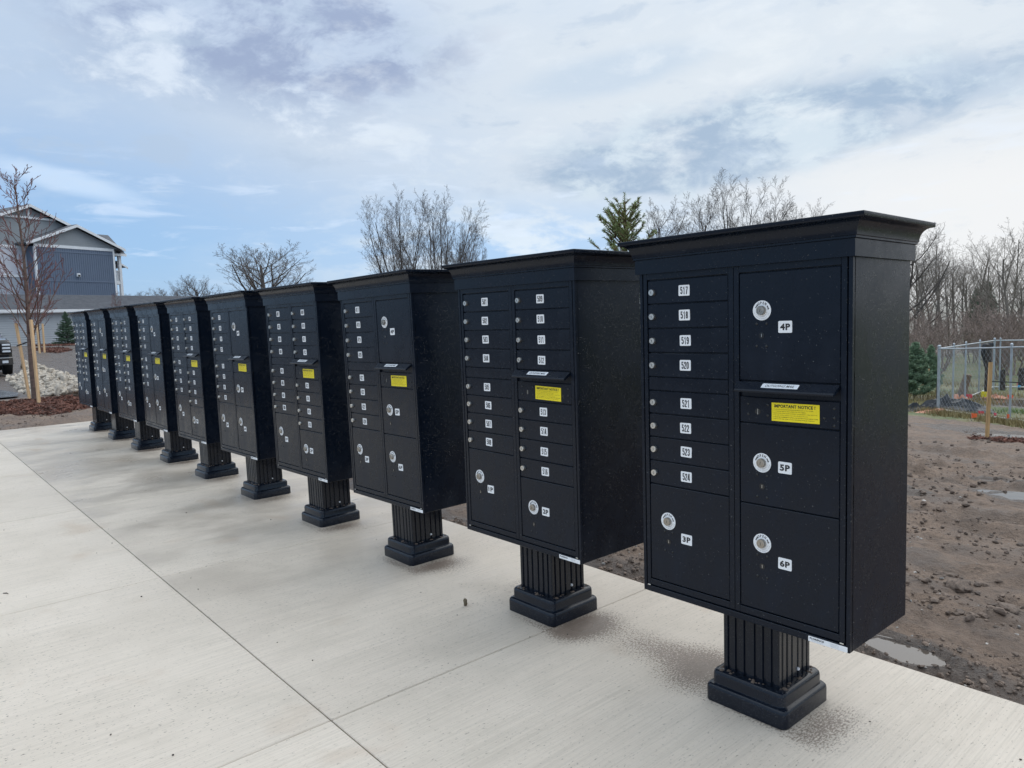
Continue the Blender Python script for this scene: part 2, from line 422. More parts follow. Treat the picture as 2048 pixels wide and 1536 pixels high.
# --- concrete
def make_concrete():
    m, q, b = mat('broom_concrete', (0.5, 0.48, 0.44), 0.7, 0.0, 0.32)
    P = q.node('ShaderNodeNewGeometry').outputs['Position']
    px, py, pz = q.sep(P)
    rnd = q.node('ShaderNodeObjectInfo').outputs['Random']
    broom = q.noise(q.vm('MULTIPLY', P, (150, 2.2, 1)), 1.0, 4, 0.65)
    broom2 = q.noise(q.vm('MULTIPLY', P, (420, 14, 1)), 1.0, 3, 0.6)
    wide = q.noise(q.vm('MULTIPLY', P, (22, 0.7, 1)), 1.0, 3, 0.6)
    big = q.noise(P, 0.75, 5, 0.6, 0.3)
    med = q.noise(P, 3.1, 6, 0.62, 0.2)
    fine = q.noise(P, 55, 4, 0.6)
    c0 = q.mix(q.step(big, 0.3, 0.7), (0.715, 0.622, 0.520), (0.635, 0.550, 0.455))
    c0 = q.mix(q.m('MULTIPLY', q.step(med, 0.42, 0.75), 0.35), c0, (0.48, 0.425, 0.35))
    c0 = q.mix(q.m('MULTIPLY', q.step(broom, 0.42, 0.64), 0.27), c0, (0.40, 0.350, 0.290))
    c0 = q.mix(q.m('MULTIPLY', q.step(wide, 0.50, 0.70), 0.15), c0, (0.44, 0.385, 0.315))
    c0 = q.mix(q.m('MULTIPLY', q.step(broom2, 0.50, 0.72), 0.18), c0, (0.70, 0.66, 0.60))
    # pores and grit held in the broom grooves
    por = q.noise(q.vm('MULTIPLY', P, (120, 48, 1)), 1.0, 3, 0.7)
    gritz = q.step(q.noise(P, 1.35, 4, 0.6), 0.42, 0.66)
    gritm = q.m('MULTIPLY', q.step(por, 0.60, 0.68), q.m('ADD', 0.40, q.m('MULTIPLY', gritz, 0.60)))
    c0 = q.mix(gritm, c0, (0.13, 0.11, 0.09))
    # damp: the strip the row stands on is wetter, most of all towards the far end
    strip = q.step(py, -1.06, -1.02)
    far = q.step(q.m('MULTIPLY', px, -1.0), 1.6, 4.2)
    dn = q.noise(q.vm('MULTIPLY', P, (1.5, 0.8, 1)), 1.0, 5, 0.62, 0.3)
    damp = q.m('MULTIPLY', strip, q.m('MULTIPLY', q.step(dn, 0.36, 0.62), q.m('ADD', 0.30, q.m('MULTIPLY', far, 0.70))))
    c0 = q.mix(q.m('MULTIPLY', damp, 0.42), c0, (0.315, 0.262, 0.208))
    # rusty tint spots
    rs = q.m('MULTIPLY', q.step(q.noise(P, 2.3, 3, 0.5, 0.4), 0.62, 0.78), 0.35)
    c0 = q.mix(rs, c0, (0.45, 0.32, 0.22))
    # mud tracked round each pedestal (pedestals stand every 1.1385 m)
    S = 1.1385
    u = q.m('SUBTRACT', q.m('MULTIPLY', q.m('FRACT', q.m('ADD', q.m('DIVIDE', q.m('ADD', px, 0.3875), S), 100.5)), S), S / 2)
    onrow = q.m('MULTIPLY', q.m('LESS_THAN', px, 0.35), q.m('GREATER_THAN', px, -11.4))
    def blob(cx, cy, sx, sy):
        a = q.m('DIVIDE', q.m('SUBTRACT', u, cx), sx); d = q.m('DIVIDE', q.m('SUBTRACT', py, cy), sy)
        r2 = q.m('ADD', q.m('MULTIPLY', a, a), q.m('MULTIPLY', d, d))
        return q.m('POWER', 2.718, q.m('MULTIPLY', r2, -1.0))
    bl = q.m('ADD', q.m('ADD', blob(0.23, 0.16, 0.075, 0.16), q.m('MULTIPLY', blob(0.04, 0.03, 0.20, 0.045), 0.75)), q.m('ADD', q.m('MULTIPLY', blob(-0.30, 0.30, 0.16, 0.14), 0.62), q.m('MULTIPLY', blob(0.33, 0.22, 0.20, 0.22), 0.42)))
    def wblob(cx, cy, sx, sy):
        a = q.m('DIVIDE', q.m('SUBTRACT', px, cx), sx); d = q.m('DIVIDE', q.m('SUBTRACT', py, cy), sy)
        return q.m('POWER', 2.718, q.m('MULTIPLY', q.m('ADD', q.m('MULTIPLY', a, a), q.m('MULTIPLY', d, d)), -1.0))
    bl = q.m('MULTIPLY', bl, q.step(q.noise(P, 0.9, 2, 0.5), 0.3, 0.7, 0.55, 1.15))
    bl = q.m('ADD', bl, q.m('ADD', q.m('MULTIPLY', wblob(-0.90, 0.21, 0.16, 0.13), 0.85), q.m('ADD', q.m('MULTIPLY', wblob(-0.67, 0.15, 0.13, 0.17), 1.0), q.m('MULTIPLY', wblob(-1.25, 0.14, 0.10, 0.15), 0.8))))
    sm = q.noise(q.vm('MULTIPLY', P, (170, 75, 1)), 1.0, 6, 0.78)
    mud = q.m('MULTIPLY', q.step(q.m('ADD', q.m('MULTIPLY', bl, 0.50), q.m('MULTIPLY', q.m('SUBTRACT', sm, 0.5), 2.7)), 0.24, 0.50), q.m('MULTIPLY', onrow, q.step(bl, 0.10, 0.45)))
    mud2 = q.m('MULTIPLY', q.step(q.m('ADD', q.m('MULTIPLY', q.step(q.noise(P, 1.9, 4, 0.6), 0.45, 0.72), 0.30), q.m('MULTIPLY', q.m('SUBTRACT', sm, 0.5), 1.1)), 0.30, 0.44), q.m('MULTIPLY', strip, 0.55))
    mud = q.m('MAXIMUM', q.m('MULTIPLY', mud, 0.80), mud2)
    c0 = q.mix(mud, c0, q.mix(q.noise(P, 40, 3), (0.095, 0.062, 0.044), (0.200, 0.140, 0.105)))
    tone = q.m('ADD', 0.955, q.m('MULTIPLY', rnd, 0.07))
    c0 = q.vm('SCALE', c0, (0, 0, 0)) if False else q.mix(1.0, c0, q.comb(tone, tone, tone), 'MULTIPLY')
    q.put(b.inputs['Base Color'], c0)
    wetr = q.m('MAXIMUM', damp, q.m('MULTIPLY', bl, 0.6))
    rr = q.m('SUBTRACT', q.step(med, 0.3, 0.7, 0.50, 0.66), q.m('MULTIPLY', wetr, 0.27))
    q.put(b.inputs['Roughness'], rr)
    hgt = q.m('ADD', q.m('MULTIPLY', broom, 1.0), q.m('ADD', q.m('MULTIPLY', broom2, 0.4), q.m('MULTIPLY', fine, 0.5)))
    q.put(b.inputs['Normal'], q.bump(hgt, q.m('SUBTRACT', 0.75, q.m('MULTIPLY', wetr, 0.25)), 0.0030))
    return m
M_CONC = make_concrete()
M_JOINT = vary('joint_dirt', (0.05, 0.045, 0.04), 0.9, 0.3, 30)

# --- ground
def make_ground():
    m, q, b = mat('mud_and_grass', (0.15, 0.12, 0.1), 0.7)
    geo = q.node('ShaderNodeNewGeometry'); P = geo.outputs['Position']
    at = q.node('ShaderNodeAttribute'); at.attribute_name = 'cover'
    gr, mu, wt = q.sep(at.outputs['Vector'])
    big = q.noise(P, 0.55, 5, 0.6); med = q.noise(P, 3.0, 6, 0.65); fine = q.noise(P, 26, 6, 0.7); spk = q.noise(P, 95, 3, 0.6)
    mud = q.mix(q.step(med, 0.3, 0.7), (0.150, 0.100, 0.070), (0.275, 0.192, 0.138))
    mud = q.mix(q.m('MULTIPLY', q.step(fine, 0.48, 0.68), 0.62), mud, (0.075, 0.052, 0.039))
    damp = q.step(q.noise(q.vm('MULTIPLY', P, (1.0, 1.7, 1)), 1.15, 6, 0.68, 0.5), 0.48, 0.62)
    mud = q.mix(q.m('MULTIPLY', damp, 0.55), mud, (0.095, 0.068, 0.052))
    mud = q.mix(q.m('MULTIPLY', q.step(big, 0.45, 0.7), 0.35), mud, (0.29, 0.210, 0.155))
    mud = q.mix(q.m('MULTIPLY', q.step(spk, 0.66, 0.72), 0.7), mud, (0.34, 0.30, 0.26))
    mulch = q.mix(q.step(q.noise(q.vm('MULTIPLY', P, (1, 1, 1)), 22, 5, 0.7), 0.35, 0.65), (0.060, 0.026, 0.018), (0.175, 0.078, 0.052))
    grass = q.mix(q.step(q.noise(P, 0.9, 5, 0.65), 0.38, 0.62), (0.185, 0.165, 0.070), (0.095, 0.140, 0.045))
    grass = q.mix(q.m('MULTIPLY', q.step(fine, 0.45, 0.7), 0.5), grass, (0.16, 0.125, 0.075))
    brk = q.m('MULTIPLY', q.m('SUBTRACT', med, 0.5), 0.9)
    c0 = q.mix(q.step(q.m('ADD', gr, brk), 0.35, 0.65), mud, grass)
    c0 = q.mix(q.step(q.m('ADD', mu, q.m('MULTIPLY', brk, 0.6)), 0.40, 0.60), c0, mulch)
    wet = q.step(q.m('ADD', wt, q.m('MULTIPLY', brk, 0.5)), 0.3, 0.9)
    c0 = q.mix(q.m('MULTIPLY', wet, 0.78), c0, (0.075, 0.056, 0.045))
    q.put(b.inputs['Base Color'], c0)
    q.put(b.inputs['Roughness'], q.m('SUBTRACT', q.m('SUBTRACT', q.step(med, 0.3, 0.7, 0.58, 0.82), q.m('MULTIPLY', damp, 0.15)), q.m('MULTIPLY', wet, 0.30)))
    hgt = q.m('ADD', q.m('MULTIPLY', fine, 0.8), q.m('ADD', q.m('MULTIPLY', spk, 0.25), q.m('MULTIPLY', med, 0.5)))
    q.put(b.inputs['Normal'], q.bump(hgt, 1.0, 0.05))
    return m
M_GROUND = make_ground()
M_CLOD = vary('mud_clod', (0.150, 0.108, 0.082), 0.75, 0.45, 9, 0.6, bscale=60)
M_STONE = vary('pale_stone', (0.43, 0.37, 0.30), 0.7, 0.35, 2.2, 0.5, bscale=14, bdist=0.02)
def make_water():
    m, q, b = mat('puddle_water', (0.10, 0.082, 0.068), 0.06)
    P = q.node('ShaderNodeNewGeometry').outputs['Position']
    q.put(b.inputs['Normal'], q.bump(q.noise(P, 9, 3), 0.06, 0.01))
    return m
M_WATER = make_water()
M_ASPHALT = vary('wet_asphalt', (0.085, 0.082, 0.082), 0.22, 0.35, 1.4, 0.25, bscale=60)

# ------------------------------------------------------------------ setting: ground sheet
def axis(segs):
    out = [segs[0][0]]
    for a, b_, s0, s1 in segs:
        x = a; L = b_ - a
        while x < b_ - 1e-6:
            t = (x - a) / L; st = s0 * (s1 / s0) ** t
            x = min(b_, x + st)
            out.append(x)
    return np.array(out)
gx = axis([(-600, -60, 60, 4), (-60, -20, 3, 0.35), (-20, -12.2, 0.16, 0.12), (-12.2, -11.6, 0.07, 0.07), (-11.6, -7, 0.16, 0.06), (-7, 0.9, 0.042, 0.042), (0.9, 6, 0.06, 0.5), (6, 60, 1, 8), (60, 600, 10, 80)])
gy = axis([(-400, -30, 60, 4), (-30, -1.6, 3, 0.2), (-1.6, 0.60, 0.13, 0.13), (0.60, 0.90, 0.03, 0.03), (0.90, 8.2, 0.040, 0.052), (8.2, 26, 0.06, 0.3), (26, 90, 0.5, 4), (90, 900, 8, 90)])
GX, GY = np.meshgrid(gx, gy, indexing='ij')
GZ = ground_h(GX, GY)
nxv, nyv = len(gx), len(gy)
vv = np.stack([GX.ravel(), GY.ravel(), GZ.ravel()], 1)
ii = (np.arange(nxv - 1)[:, None] * nyv + np.arange(nyv - 1)[None, :]).ravel()
ff = np.stack([ii, ii + nyv, ii + nyv + 1, ii + 1], 1)
gme = np_mesh('ground', vv, ff, M_GROUND, smooth=True)
X, Y = GX.ravel(), GY.ravel()
grass_edge = 16.9 - 0.55 * (X + 4.5)                  # front of the fenced plot
gcov = sstep(Y - grass_edge, -0.3, 0.5) * sstep(X, -60, -30)
gcov = np.maximum(gcov, sstep(Y, 60, 90))
gcov = np.maximum(gcov, sstep(-X, 75, 110))
def ell(cx, cy, rx_, ry_):
    return 1 - sstep(((X - cx) / rx_) ** 2 + ((Y - cy) / ry_) ** 2, 0.6, 1.3)
mcov = np.maximum.reduce([ell(-15.2, -0.05, 1.75, 1.65), ell(-2.3, 12.45, 1.35, 0.55), ell(-47.5, 5.4, 3.2, 0.9), ell(-55.6, 7.6, 3.5, 2.2)])
wcov = np.zeros_like(X)
for (px_, py_, a_, b_) in PUDDLES:
    wcov = np.maximum(wcov, ell(px_, py_, a_ * 1.6 + 0.05, b_ * 1.7 + 0.05))
wcov = np.maximum(wcov, 0.8 * (1 - sstep(Y, 0.9, 1.15)) * (X > -11.9))
wcov = np.maximum(wcov, 1.1 * sstep(-X, 15, 20))
atr = gme.attributes.new('cover', 'FLOAT_VECTOR', 'POINT')
atr.data.foreach_set('vector', np.stack([gcov, mcov, wcov], 1).astype(np.float32).ravel())
ground = link('ground', gme); tag(ground, kind='structure')

# puddles
rng = np.random.default_rng(4)
for (px_, py_, a_, b_) in PUDDLES:
    mb = MB(); n = 40
    loop = []
    for j in range(n):
        t = 2 * math.pi * j / n
        k = 1.30 + 0.12 * math.sin(3 * t + px_) + 0.08 * math.sin(7 * t)
        loop.append((a_ * k * math.cos(t), b_ * k * math.sin(t), 0))
    mb.face(loop)
    o = link('puddle', mb.mesh('puddle', M_WATER), loc=(px_, py_, hb(px_, py_) - 0.030)); tag(o, kind='structure')

# wet road patch left of the sapling
mb = MB()
mb.face([(-40, -14, 0), (-17.9, -14, 0), (-17.9, -3, 0), (-18.2, 0.12, 0), (-19.4, 0.28, 0), (-21, 0.05, 0), (-25, 0.35, 0), (-31, 0.6, 0), (-40, 0.4, 0)])
o = link('road', mb.mesh('road', M_ASPHALT), loc=(0, 0, 0.012)); tag(o, kind='structure')

# ------------------------------------------------------------------ setting: concrete pavement of separate slabs
pave = empty('pavement'); tag(pave, kind='structure')
JX = [-11.84, -9.78, -7.68, -5.575, -3.41, -1.365, 0.70, 2.75, 4.8]
JY = [-6.4, -4.6, -2.82, -1.035, 0.765]
for i in range(len(JX) - 1):
    for j in range(len(JY) - 1):
        mb = MB(); gap = 0.0023
        mb.box((JX[i] + gap, JY[j] + gap, -0.10), (JX[i + 1] - gap, JY[j + 1] - gap, 0.0), 0.003)
        link('slab', mb.mesh('slab', M_CONC), pave)
mb = MB(); mb.box((JX[0] + 0.01, JY[0] + 0.01, -0.115), (JX[-1] - 0.01, JY[-1] - 0.012, -0.010))
link('joint_bed', mb.mesh('joint_bed', M_JOINT), pave)

# ------------------------------------------------------------------ text
_tc = {}
def text2d(s, size, xs=1.0, bold=0.0, res=2):
    k = (s, res, bold)
    if k not in _tc:
        cu = bpy.data.curves.new('t', 'FONT'); cu.body = s; cu.size = 1.0; cu.align_x = 'CENTER'; cu.align_y = 'CENTER'
        cu.resolution_u = res; cu.offset = bold; cu.space_character = 1.0 + 2.2 * bold
        ob = bpy.data.objects.new('t', cu)
        me = ob.to_mesh()
        v = np.array([p.co[:2] for p in me.vertices]) if len(me.vertices) else np.zeros((0, 2))
        f = [tuple(p.vertices) for p in me.polygons]
        ob.to_mesh_clear(); bpy.data.objects.remove(ob); bpy.data.curves.remove(cu)
        if len(v):
            v = v - (v.max(0) + v.min(0)) / 2
            v = v / max(1e-6, np.ptp(v[:, 1]))          # height 1
        _tc[k] = (v, f)
    v, f = _tc[k]
    return v * np.array([size * xs, size]), f
def fit_text(s, w, h, bold=0.0, res=2):
    """text squeezed into a box w x h"""
    v, f = text2d(s, 1.0, 1.0, bold, res)
    return v / np.ptp(v, axis=0) * np.array([w, h]), f
def add_text(mb, tv, x, y, z, mi, slope=None):
    v, f = tv
    if slope is None:
        mb.raw([(x + a, y, z + b) for a, b in v], f, mi)
    else:                                              # on a plane tipped back: slope = (dy, dz) per unit up
        mb.raw([(x + a, y + b * slope[0], z + b * slope[1]) for a, b in v], f, mi)
def rrect(w, h, r, n=4):
    pts = []
    for cx, cy, a0 in ((w / 2 - r, h / 2 - r, 0), (-w / 2 + r, h / 2 - r, 90), (-w / 2 + r, -h / 2 + r, 180), (w / 2 - r, -h / 2 + r, 270)):
        for j in range(n + 1):
            a = R(a0 + 90 * j / n); pts.append((cx + r * math.cos(a), cy + r * math.sin(a)))
    return pts
def plate(mb, w, h, r, t=0.0012, y=0.0):
    pts = rrect(w, h, r)
    rs = [[(a, y, b) for a, b in reversed(pts)], [(a, y - t, b) for a, b in reversed(pts)]]
    # reversed so that the front cap faces -y
    mb.rings([list(reversed(q)) for q in rs], False, True)

# ------------------------------------------------------------------ mailbox meshes (local frame: x right, y back, z up, origin under the pedestal)
W = 0.775; DEP = 0.4133; FY = -0.2019; ZB = 0.3575; ZF = 1.5339; ZT = 1.6528
SX = lambda s: s - W / 2
def m_cabinet():
    mb = MB()
    mb.box((-W / 2, FY + 0.011, ZB), (W / 2, FY + DEP, ZF + 0.03), 0.0025)
    rim = 0.0125
    mb.box((-W / 2, FY, ZB), (-W / 2 + rim, FY + 0.02, ZF + 0.01), 0.0015)
    mb.box((W / 2 - rim, FY, ZB), (W / 2, FY + 0.02, ZF + 0.01), 0.0015)
    mb.box((-W / 2 + rim + 0.0002, FY + 0.0004, ZB - 0.0004), (W / 2 - rim - 0.0002, FY + 0.02, 0.3785), 0.0015)
    return mb.mesh('cabinet', M_BLACK)
def m_frame():
    mb = MB(); y0, y1 = FY + 0.0008, FY + 0.0108
    a, b, z0, z1 = SX(0.0165), SX(0.7585), 0.3845, ZF + 0.006
    cut = lambda p, q: mb.box((p[0], y0, p[1]), (q[0], y1, q[1]), 0.0012)
    cut((a, z0), (SX(0.0325), z1)); cut((SX(0.7415), z0), (b, z1))
    cut((SX(0.3675), z0), (SX(0.3862), z1)); cut((SX(0.3878), z0), (SX(0.4065), z1))
    for u, v in ((0.0325, 0.3675), (0.4065, 0.7415)):
        cut((SX(u), z0), (SX(v), 0.4065)); cut((SX(u), 1.5125), (SX(v), z1))
    return mb.mesh('door_frame', M_BLACK)
def m_cap():
    mb = MB()
    prof = [(0.002, ZF), (0.0107, ZF), (0.0107, 1.5835), (0.0155, 1.5860), (0.0155, 1.5915), (0.0185, 1.5935)]
    for k in range(1, 8):
        a = R(90) * k / 7; prof.append((0.0185 + 0.029 * (1 - math.cos(a)), 1.5935 + 0.0435 * math.sin(a)))
    prof += [(0.0530, 1.6385), (0.0541, 1.6400), (0.0541, 1.6515), (0.0528, 1.6528)]
    rs = []
    for o, z in prof:
        rs.append([(-W / 2 - o, FY - o, z), (W / 2 + o, FY - o, z), (W / 2 + o, FY + DEP + o, z), (-W / 2 - o, FY + DEP + o, z)])
    mb.rings(rs, True, False)
    top = rs[-1]; cz = 1.6560
    ctr = [(-W / 2 + 0.15, FY + 0.2, cz), (W / 2 - 0.15, FY + 0.2, cz), (W / 2 - 0.15, FY + DEP - 0.2, cz), (-W / 2 + 0.15, FY + DEP - 0.2, cz)]
    mb.rings([top, ctr], False, True)
    return mb.mesh('cap', M_BLACK, 40)
def m_post():
    mb = MB(); hw = 0.1075
    side = [(-hw, 0)]
    edges = [-0.094, -0.081, -0.063, -0.050, -0.018, -0.0175 + 0.005, 0.0175 - 0.005, 0.018, 0.050, 0.063, 0.081, 0.094]
    prof = []
    for k, (u0, u1) in enumerate(((-0.090, -0.078), (-0.060, -0.046), (-0.026, -0.014), (0.014, 0.026), (0.046, 0.060), (0.078, 0.090))):
        prof += [(u0, 0), (u0 + 0.0030, 0.0060), (u1 - 0.0030, 0.0060), (u1, 0)]
    loop = []
    for q in range(4):
        ca, sa = [(1, 0), (0, 1), (-1, 0), (0, -1)][q]
        pts = [(-hw + 0.004, 0)] + prof + [(hw - 0.004, 0)]
        for u, d in pts:
            x, y = u, -hw + d
            loop.append((x * ca - y * sa, x * sa + y * ca))
    zs = (0.105, 0.30, ZB + 0.004)
    mb.rings([[(x, y, z) for x, y in loop] for z in zs], True, True)
    return mb.mesh('post', M_PED)
def sq_loop(h, r, z, n=5):
    return [(a, b, z) for a, b in rrect(2 * h, 2 * h, r, n)]
def m_base():
    mb = MB()
    prof = [(0.1556, 0.0), (0.1556, 0.046), (0.1540, 0.055), (0.1495, 0.0605), (0.1435, 0.062), (0.1400, 0.0635), (0.1390, 0.067), (0.1390, 0.094), (0.1372, 0.104), (0.1325, 0.1095), (0.1260, 0.1110), (0.104, 0.1115)]
    mb.rings([sq_loop(h, 0.026 if h > 0.11 else 0.006, z) for h, z in prof], True, True)
    return mb.mesh('base', M_PED, 50)
def m_dirt():
    rg = random.Random(3); mb = MB()
    for k in range(46):
        q = k % 4; u = rg.uniform(-0.12, 0.115); d = 0.1095 + rg.uniform(0.0, 0.014)
        x, y = [(u, -d), (d, u), (-u, d), (-d, -u)][q]
        r = rg.uniform(0.004, 0.012); z = 0.1105
        pts = [(x + r * rg.uniform(.6, 1.3) * math.cos(a), y + r * rg.uniform(.6, 1.3) * math.sin(a), z) for a in (0.2, 1.4, 2.6, 3.9, 5.1)]
        top = (x, y, z + r * 0.55)
        for i in range(5):
            mb.face([pts[i], pts[(i + 1) % 5], top])
    return mb.mesh('dirt', M_CLOD)
def m_anchor():
    mb = MB(); mb.lathe_y([(0.006, 0.004), (0.006, -0.003), (0.004, -0.006)], 8)
    return mb.mesh('vent_plug', M_WHITE)
_dm = {}
def m_door(w, h):
    k = (round(w, 4), round(h, 4))
    if k not in _dm:
        mb = MB(); mb.box((-w / 2, 0, -h / 2), (w / 2, 0.008, h / 2), 0.0018)
        _dm[k] = mb.mesh('door_panel', M_DOOR)
    return _dm[k]
def m_lock():
    mb = MB()
    mb.lathe_y([(0.0120, 0.003), (0.0120, -0.0085), (0.0108, -0.0110), (0.0078, -0.0110), (0.0074, -0.0100), (0.0060, -0.0100), (0.0056, -0.0108)], 20)
    mb.mi = 1
    mb.box((-0.0008, -0.0112, -0.0045), (0.0008, -0.0105, 0.0045))
    return mb.mesh('lock', [M_STEEL, M_SLOT], 40)
def m_plock():
    mb = MB()
    mb.lathe_y([(0.0150, 0.003), (0.0150, -0.0100), (0.0138, -0.0125), (0.0100, -0.0125), (0.0096, -0.0114), (0.0072, -0.0114), (0.0068, -0.0124)], 22)
    mb.mi = 1
    mb.box((-0.0009, -0.0129, -0.0050), (0.0009, -0.0121, 0.0050))
    return mb.mesh('parcel_lock', [M_STEEL2, M_SLOT], 40)
def m_ring():
    mb = MB(); n = 40; r0, r1 = 0.0145, 0.0315
    for j in range(n):
        a, b = 2 * math.pi * j / n, 2 * math.pi * (j + 1) / n
        p = lambda r, t, y: (r * math.cos(t), y, r * math.sin(t))
        mb.face([p(r0, a, -0.001), p(r1, a, -0.001), p(r1, b, -0.001), p(r0, b, -0.001)])
        mb.face([p(r1, a, -0.001), p(r1, a, 0.0), p(r1, b, 0.0), p(r1, b, -0.001)])
    def arc(s, rad, h, a_mid, span, mi, up=True, bold=0.0):
        k = len(s)
        for i, ch in enumerate(s):
            if ch == ' ': continue
            a = a_mid + (0.5 - (i + 0.5) / k) * span * (1 if up else -1)
            v, f = text2d(ch, h, 0.85, bold)
            rot = a - math.pi / 2 if up else a + math.pi / 2
            ca, sa = math.cos(rot), math.sin(rot)
            mb.raw([(rad * math.cos(a) + x * ca - y * sa, -0.0014, rad * math.sin(a) + x * sa + y * ca) for x, y in v], f, mi)
    arc('OPEN', 0.0240, 0.0080, R(90), R(80), 1, True, 0.03)
    arc('KEY WILL REMAIN IN', 0.0195, 0.0030, R(270), R(150), 2, False)
    arc('LOCK AFTER OPENING DOOR', 0.0265, 0.0030, R(270), R(165), 2, False)
    for sgn in (-1, 1):                               # the two arrows
        for k in range(5):
            t0, t1 = R(90) + sgn * R(48 + 5 * k), R(90) + sgn * R(53 + 5 * k)
            w0 = 0.0016
            mb.face([(rr * math.cos(t), -0.0014, rr * math.sin(t)) for rr, t in ((0.023 - w0, t0), (0.023 + w0, t0), (0.023 + w0, t1), (0.023 - w0, t1))], 1)
        te = 47 if sgn > 0 else 73
        tip = R(90) + sgn * R(te + (-9 if sgn > 0 else 9)); bs = R(90) + sgn * R(te)
        mb.face([(0.0230 * math.cos(tip), -0.0014, 0.0230 * math.sin(tip)), (0.0272 * math.cos(bs), -0.0014, 0.0272 * math.sin(bs)), (0.0188 * math.cos(bs), -0.0014, 0.0188 * math.sin(bs))], 1)
    return mb.mesh('open_ring', [M_WHITE, M_INK, M_INKG])
def m_keyhole():
    mb = MB()
    mb.lathe_y([(0.0098, 0.002), (0.0098, -0.0009), (0.0086, -0.0010), (0.0084, -0.0003)], 18)
    mb.mi = 1
    mb.box((-0.0007, -0.0011, -0.0055), (0.0007, -0.0004, 0.0055))
    return mb.mesh('key_plate', [M_RIVET, M_STEEL], 40)
def m_rivets():
    mb = MB()
    for x, z in ((-0.017, 0.037), (0.017, 0.037), (-0.017, -0.034), (0.017, -0.034)):
        mb.lathe_y([(0.0048, 0.0015), (0.0044, -0.0012), (0.0030, -0.0024), (0.0010, -0.0029)], 10, (x, 0, z))
    return mb.mesh('rivets', M_RIVET, 40)
STROKES = {   # condensed figures as centre lines in a box 0.44 wide and 1 high
 '0': [[(.09, .24), (.09, .76), (.14, .87), (.22, .91), (.30, .87), (.35, .76), (.35, .24), (.30, .13), (.22, .09), (.14, .13), (.09, .24)]],
 '1': [[(.08, .74), (.17, .80), (.25, .91), (.25, .0)]],
 '2': [[(.09, .68), (.09, .77), (.14, .87), (.22, .91), (.30, .87), (.35, .77), (.34, .66), (.26, .48), (.12, .24), (.09, .09), (.40, .09)]],
 '3': [[(.09, .72), (.10, .82), (.22, .91), (.33, .83), (.35, .70), (.31, .57), (.19, .53)], [(.19, .53), (.31, .49), (.35, .34), (.35, .25), (.31, .13), (.22, .09), (.12, .15), (.09, .28)]],
 '4': [[(.43, .25), (.08, .25), (.25, .97)], [(.31, 1.0), (.31, .0)]],
 '5': [[(.37, .91), (.11, .91), (.10, .52)], [(.10, .52), (.22, .59), (.32, .54), (.35, .42), (.35, .25), (.31, .13), (.22, .09), (.13, .13), (.09, .27)]],
 '6': [[(.34, .72), (.31, .86), (.22, .91), (.14, .87), (.09, .74), (.09, .26), (.13, .13), (.22, .09), (.31, .13), (.35, .26), (.35, .38), (.31, .51), (.22, .55), (.12, .48)]],
 '7': [[(.06, .91), (.37, .91), (.36, .80), (.26, .45), (.22, .0)]],
 '8': [[(.22, .52), (.12, .59), (.10, .72), (.13, .85), (.22, .91), (.31, .85), (.34, .72), (.32, .59), (.22, .52), (.11, .44), (.09, .27), (.13, .13), (.22, .09), (.31, .13), (.35, .27), (.33, .44), (.22, .52)]],
 '9': [[(.10, .28), (.13, .14), (.22, .09), (.30, .13), (.35, .26), (.35, .74), (.31, .87), (.22, .91), (.13, .87), (.09, .74), (.09, .62), (.13, .49), (.22, .45), (.32, .52)]]}
def figures(mb, s, w, h, y, mi, sw=0.128):
    n = len(s); adv = 0.475; tot = adv * n - 0.035; kx = w / tot; kz = h
    for i, ch in enumerate(s):
        for line in STROKES[ch]:
            P_ = [Vector(((a + i * adv - tot / 2) * kx / kz, b - 0.5)) for a, b in line]
            L, Q = [], []
            for j, p in enumerate(P_):
                d0 = (p - P_[j - 1]).normalized() if j else (P_[1] - p).normalized()
                d1 = (P_[j + 1] - p).normalized() if j + 1 < len(P_) else d0
                if j == 0 and (P_[0] - P_[-1]).length < 1e-6: d0 = (P_[-1] - P_[-2]).normalized()
                if j + 1 == len(P_) and (P_[0] - P_[-1]).length < 1e-6: d1 = (P_[1] - P_[0]).normalized()
                t = (d0 + d1).normalized(); nn = Vector((-t.y, t.x)); k = sw / 2 / max(0.5, nn.dot(Vector((-d0.y, d0.x))))
                L.append(p + nn * k); Q.append(p - nn * k)
            for j in range(len(P_) - 1):
                mb.face([(q.x * kz, y, q.y * kz) for q in (Q[j], Q[j + 1], L[j + 1], L[j])], mi)
_nm = {}
def m_number(s):
    if s not in _nm:
        mb = MB(); plate(mb, 0.0455, 0.0370, 0.0035)
        if s.endswith('P'):
            add_text(mb, fit_text(s, 0.0335, 0.0205, 0.040, 3), 0, -0.0016, 0, 1)
        else:
            figures(mb, s, 0.0310, 0.0265, -0.0016, 1)
        _nm[s] = mb.mesh('number_plate', [M_WHITE, M_INK])
    return _nm[s]
def m_slot_panel():
    mb = MB(); w, h = 0.330, 0.0835
    mb.box((-w / 2, 0, -h / 2), (w / 2, 0.008, h / 2), 0.0018)
    mb.mi = 1
    for x, z in ((-0.135, 0.020), (-0.135, -0.014), (-0.066, 0.020), (-0.066, -0.014), (0.118, -0.008), (0.148, 0.022), (0.148, -0.006), (0.148, -0.030)):
        mb.lathe_y([(0.0050, 0.0015), (0.0046, -0.0012), (0.0032, -0.0025), (0.0010, -0.0030)], 10, (x, 0, z))
    mb.mi = 2
    mb.lathe_y([(0.0100, 0.0015), (0.0100, -0.0006)], 18, (-0.101, 0, -0.0045))
    mb.mi = 3
    mb.box((-0.1018, -0.0011, -0.0135), (-0.1002, -0.0007, 0.0045))
    return mb.mesh('slot_panel', [M_DOOR, M_RIVET, M_SLOT, M_STEEL])
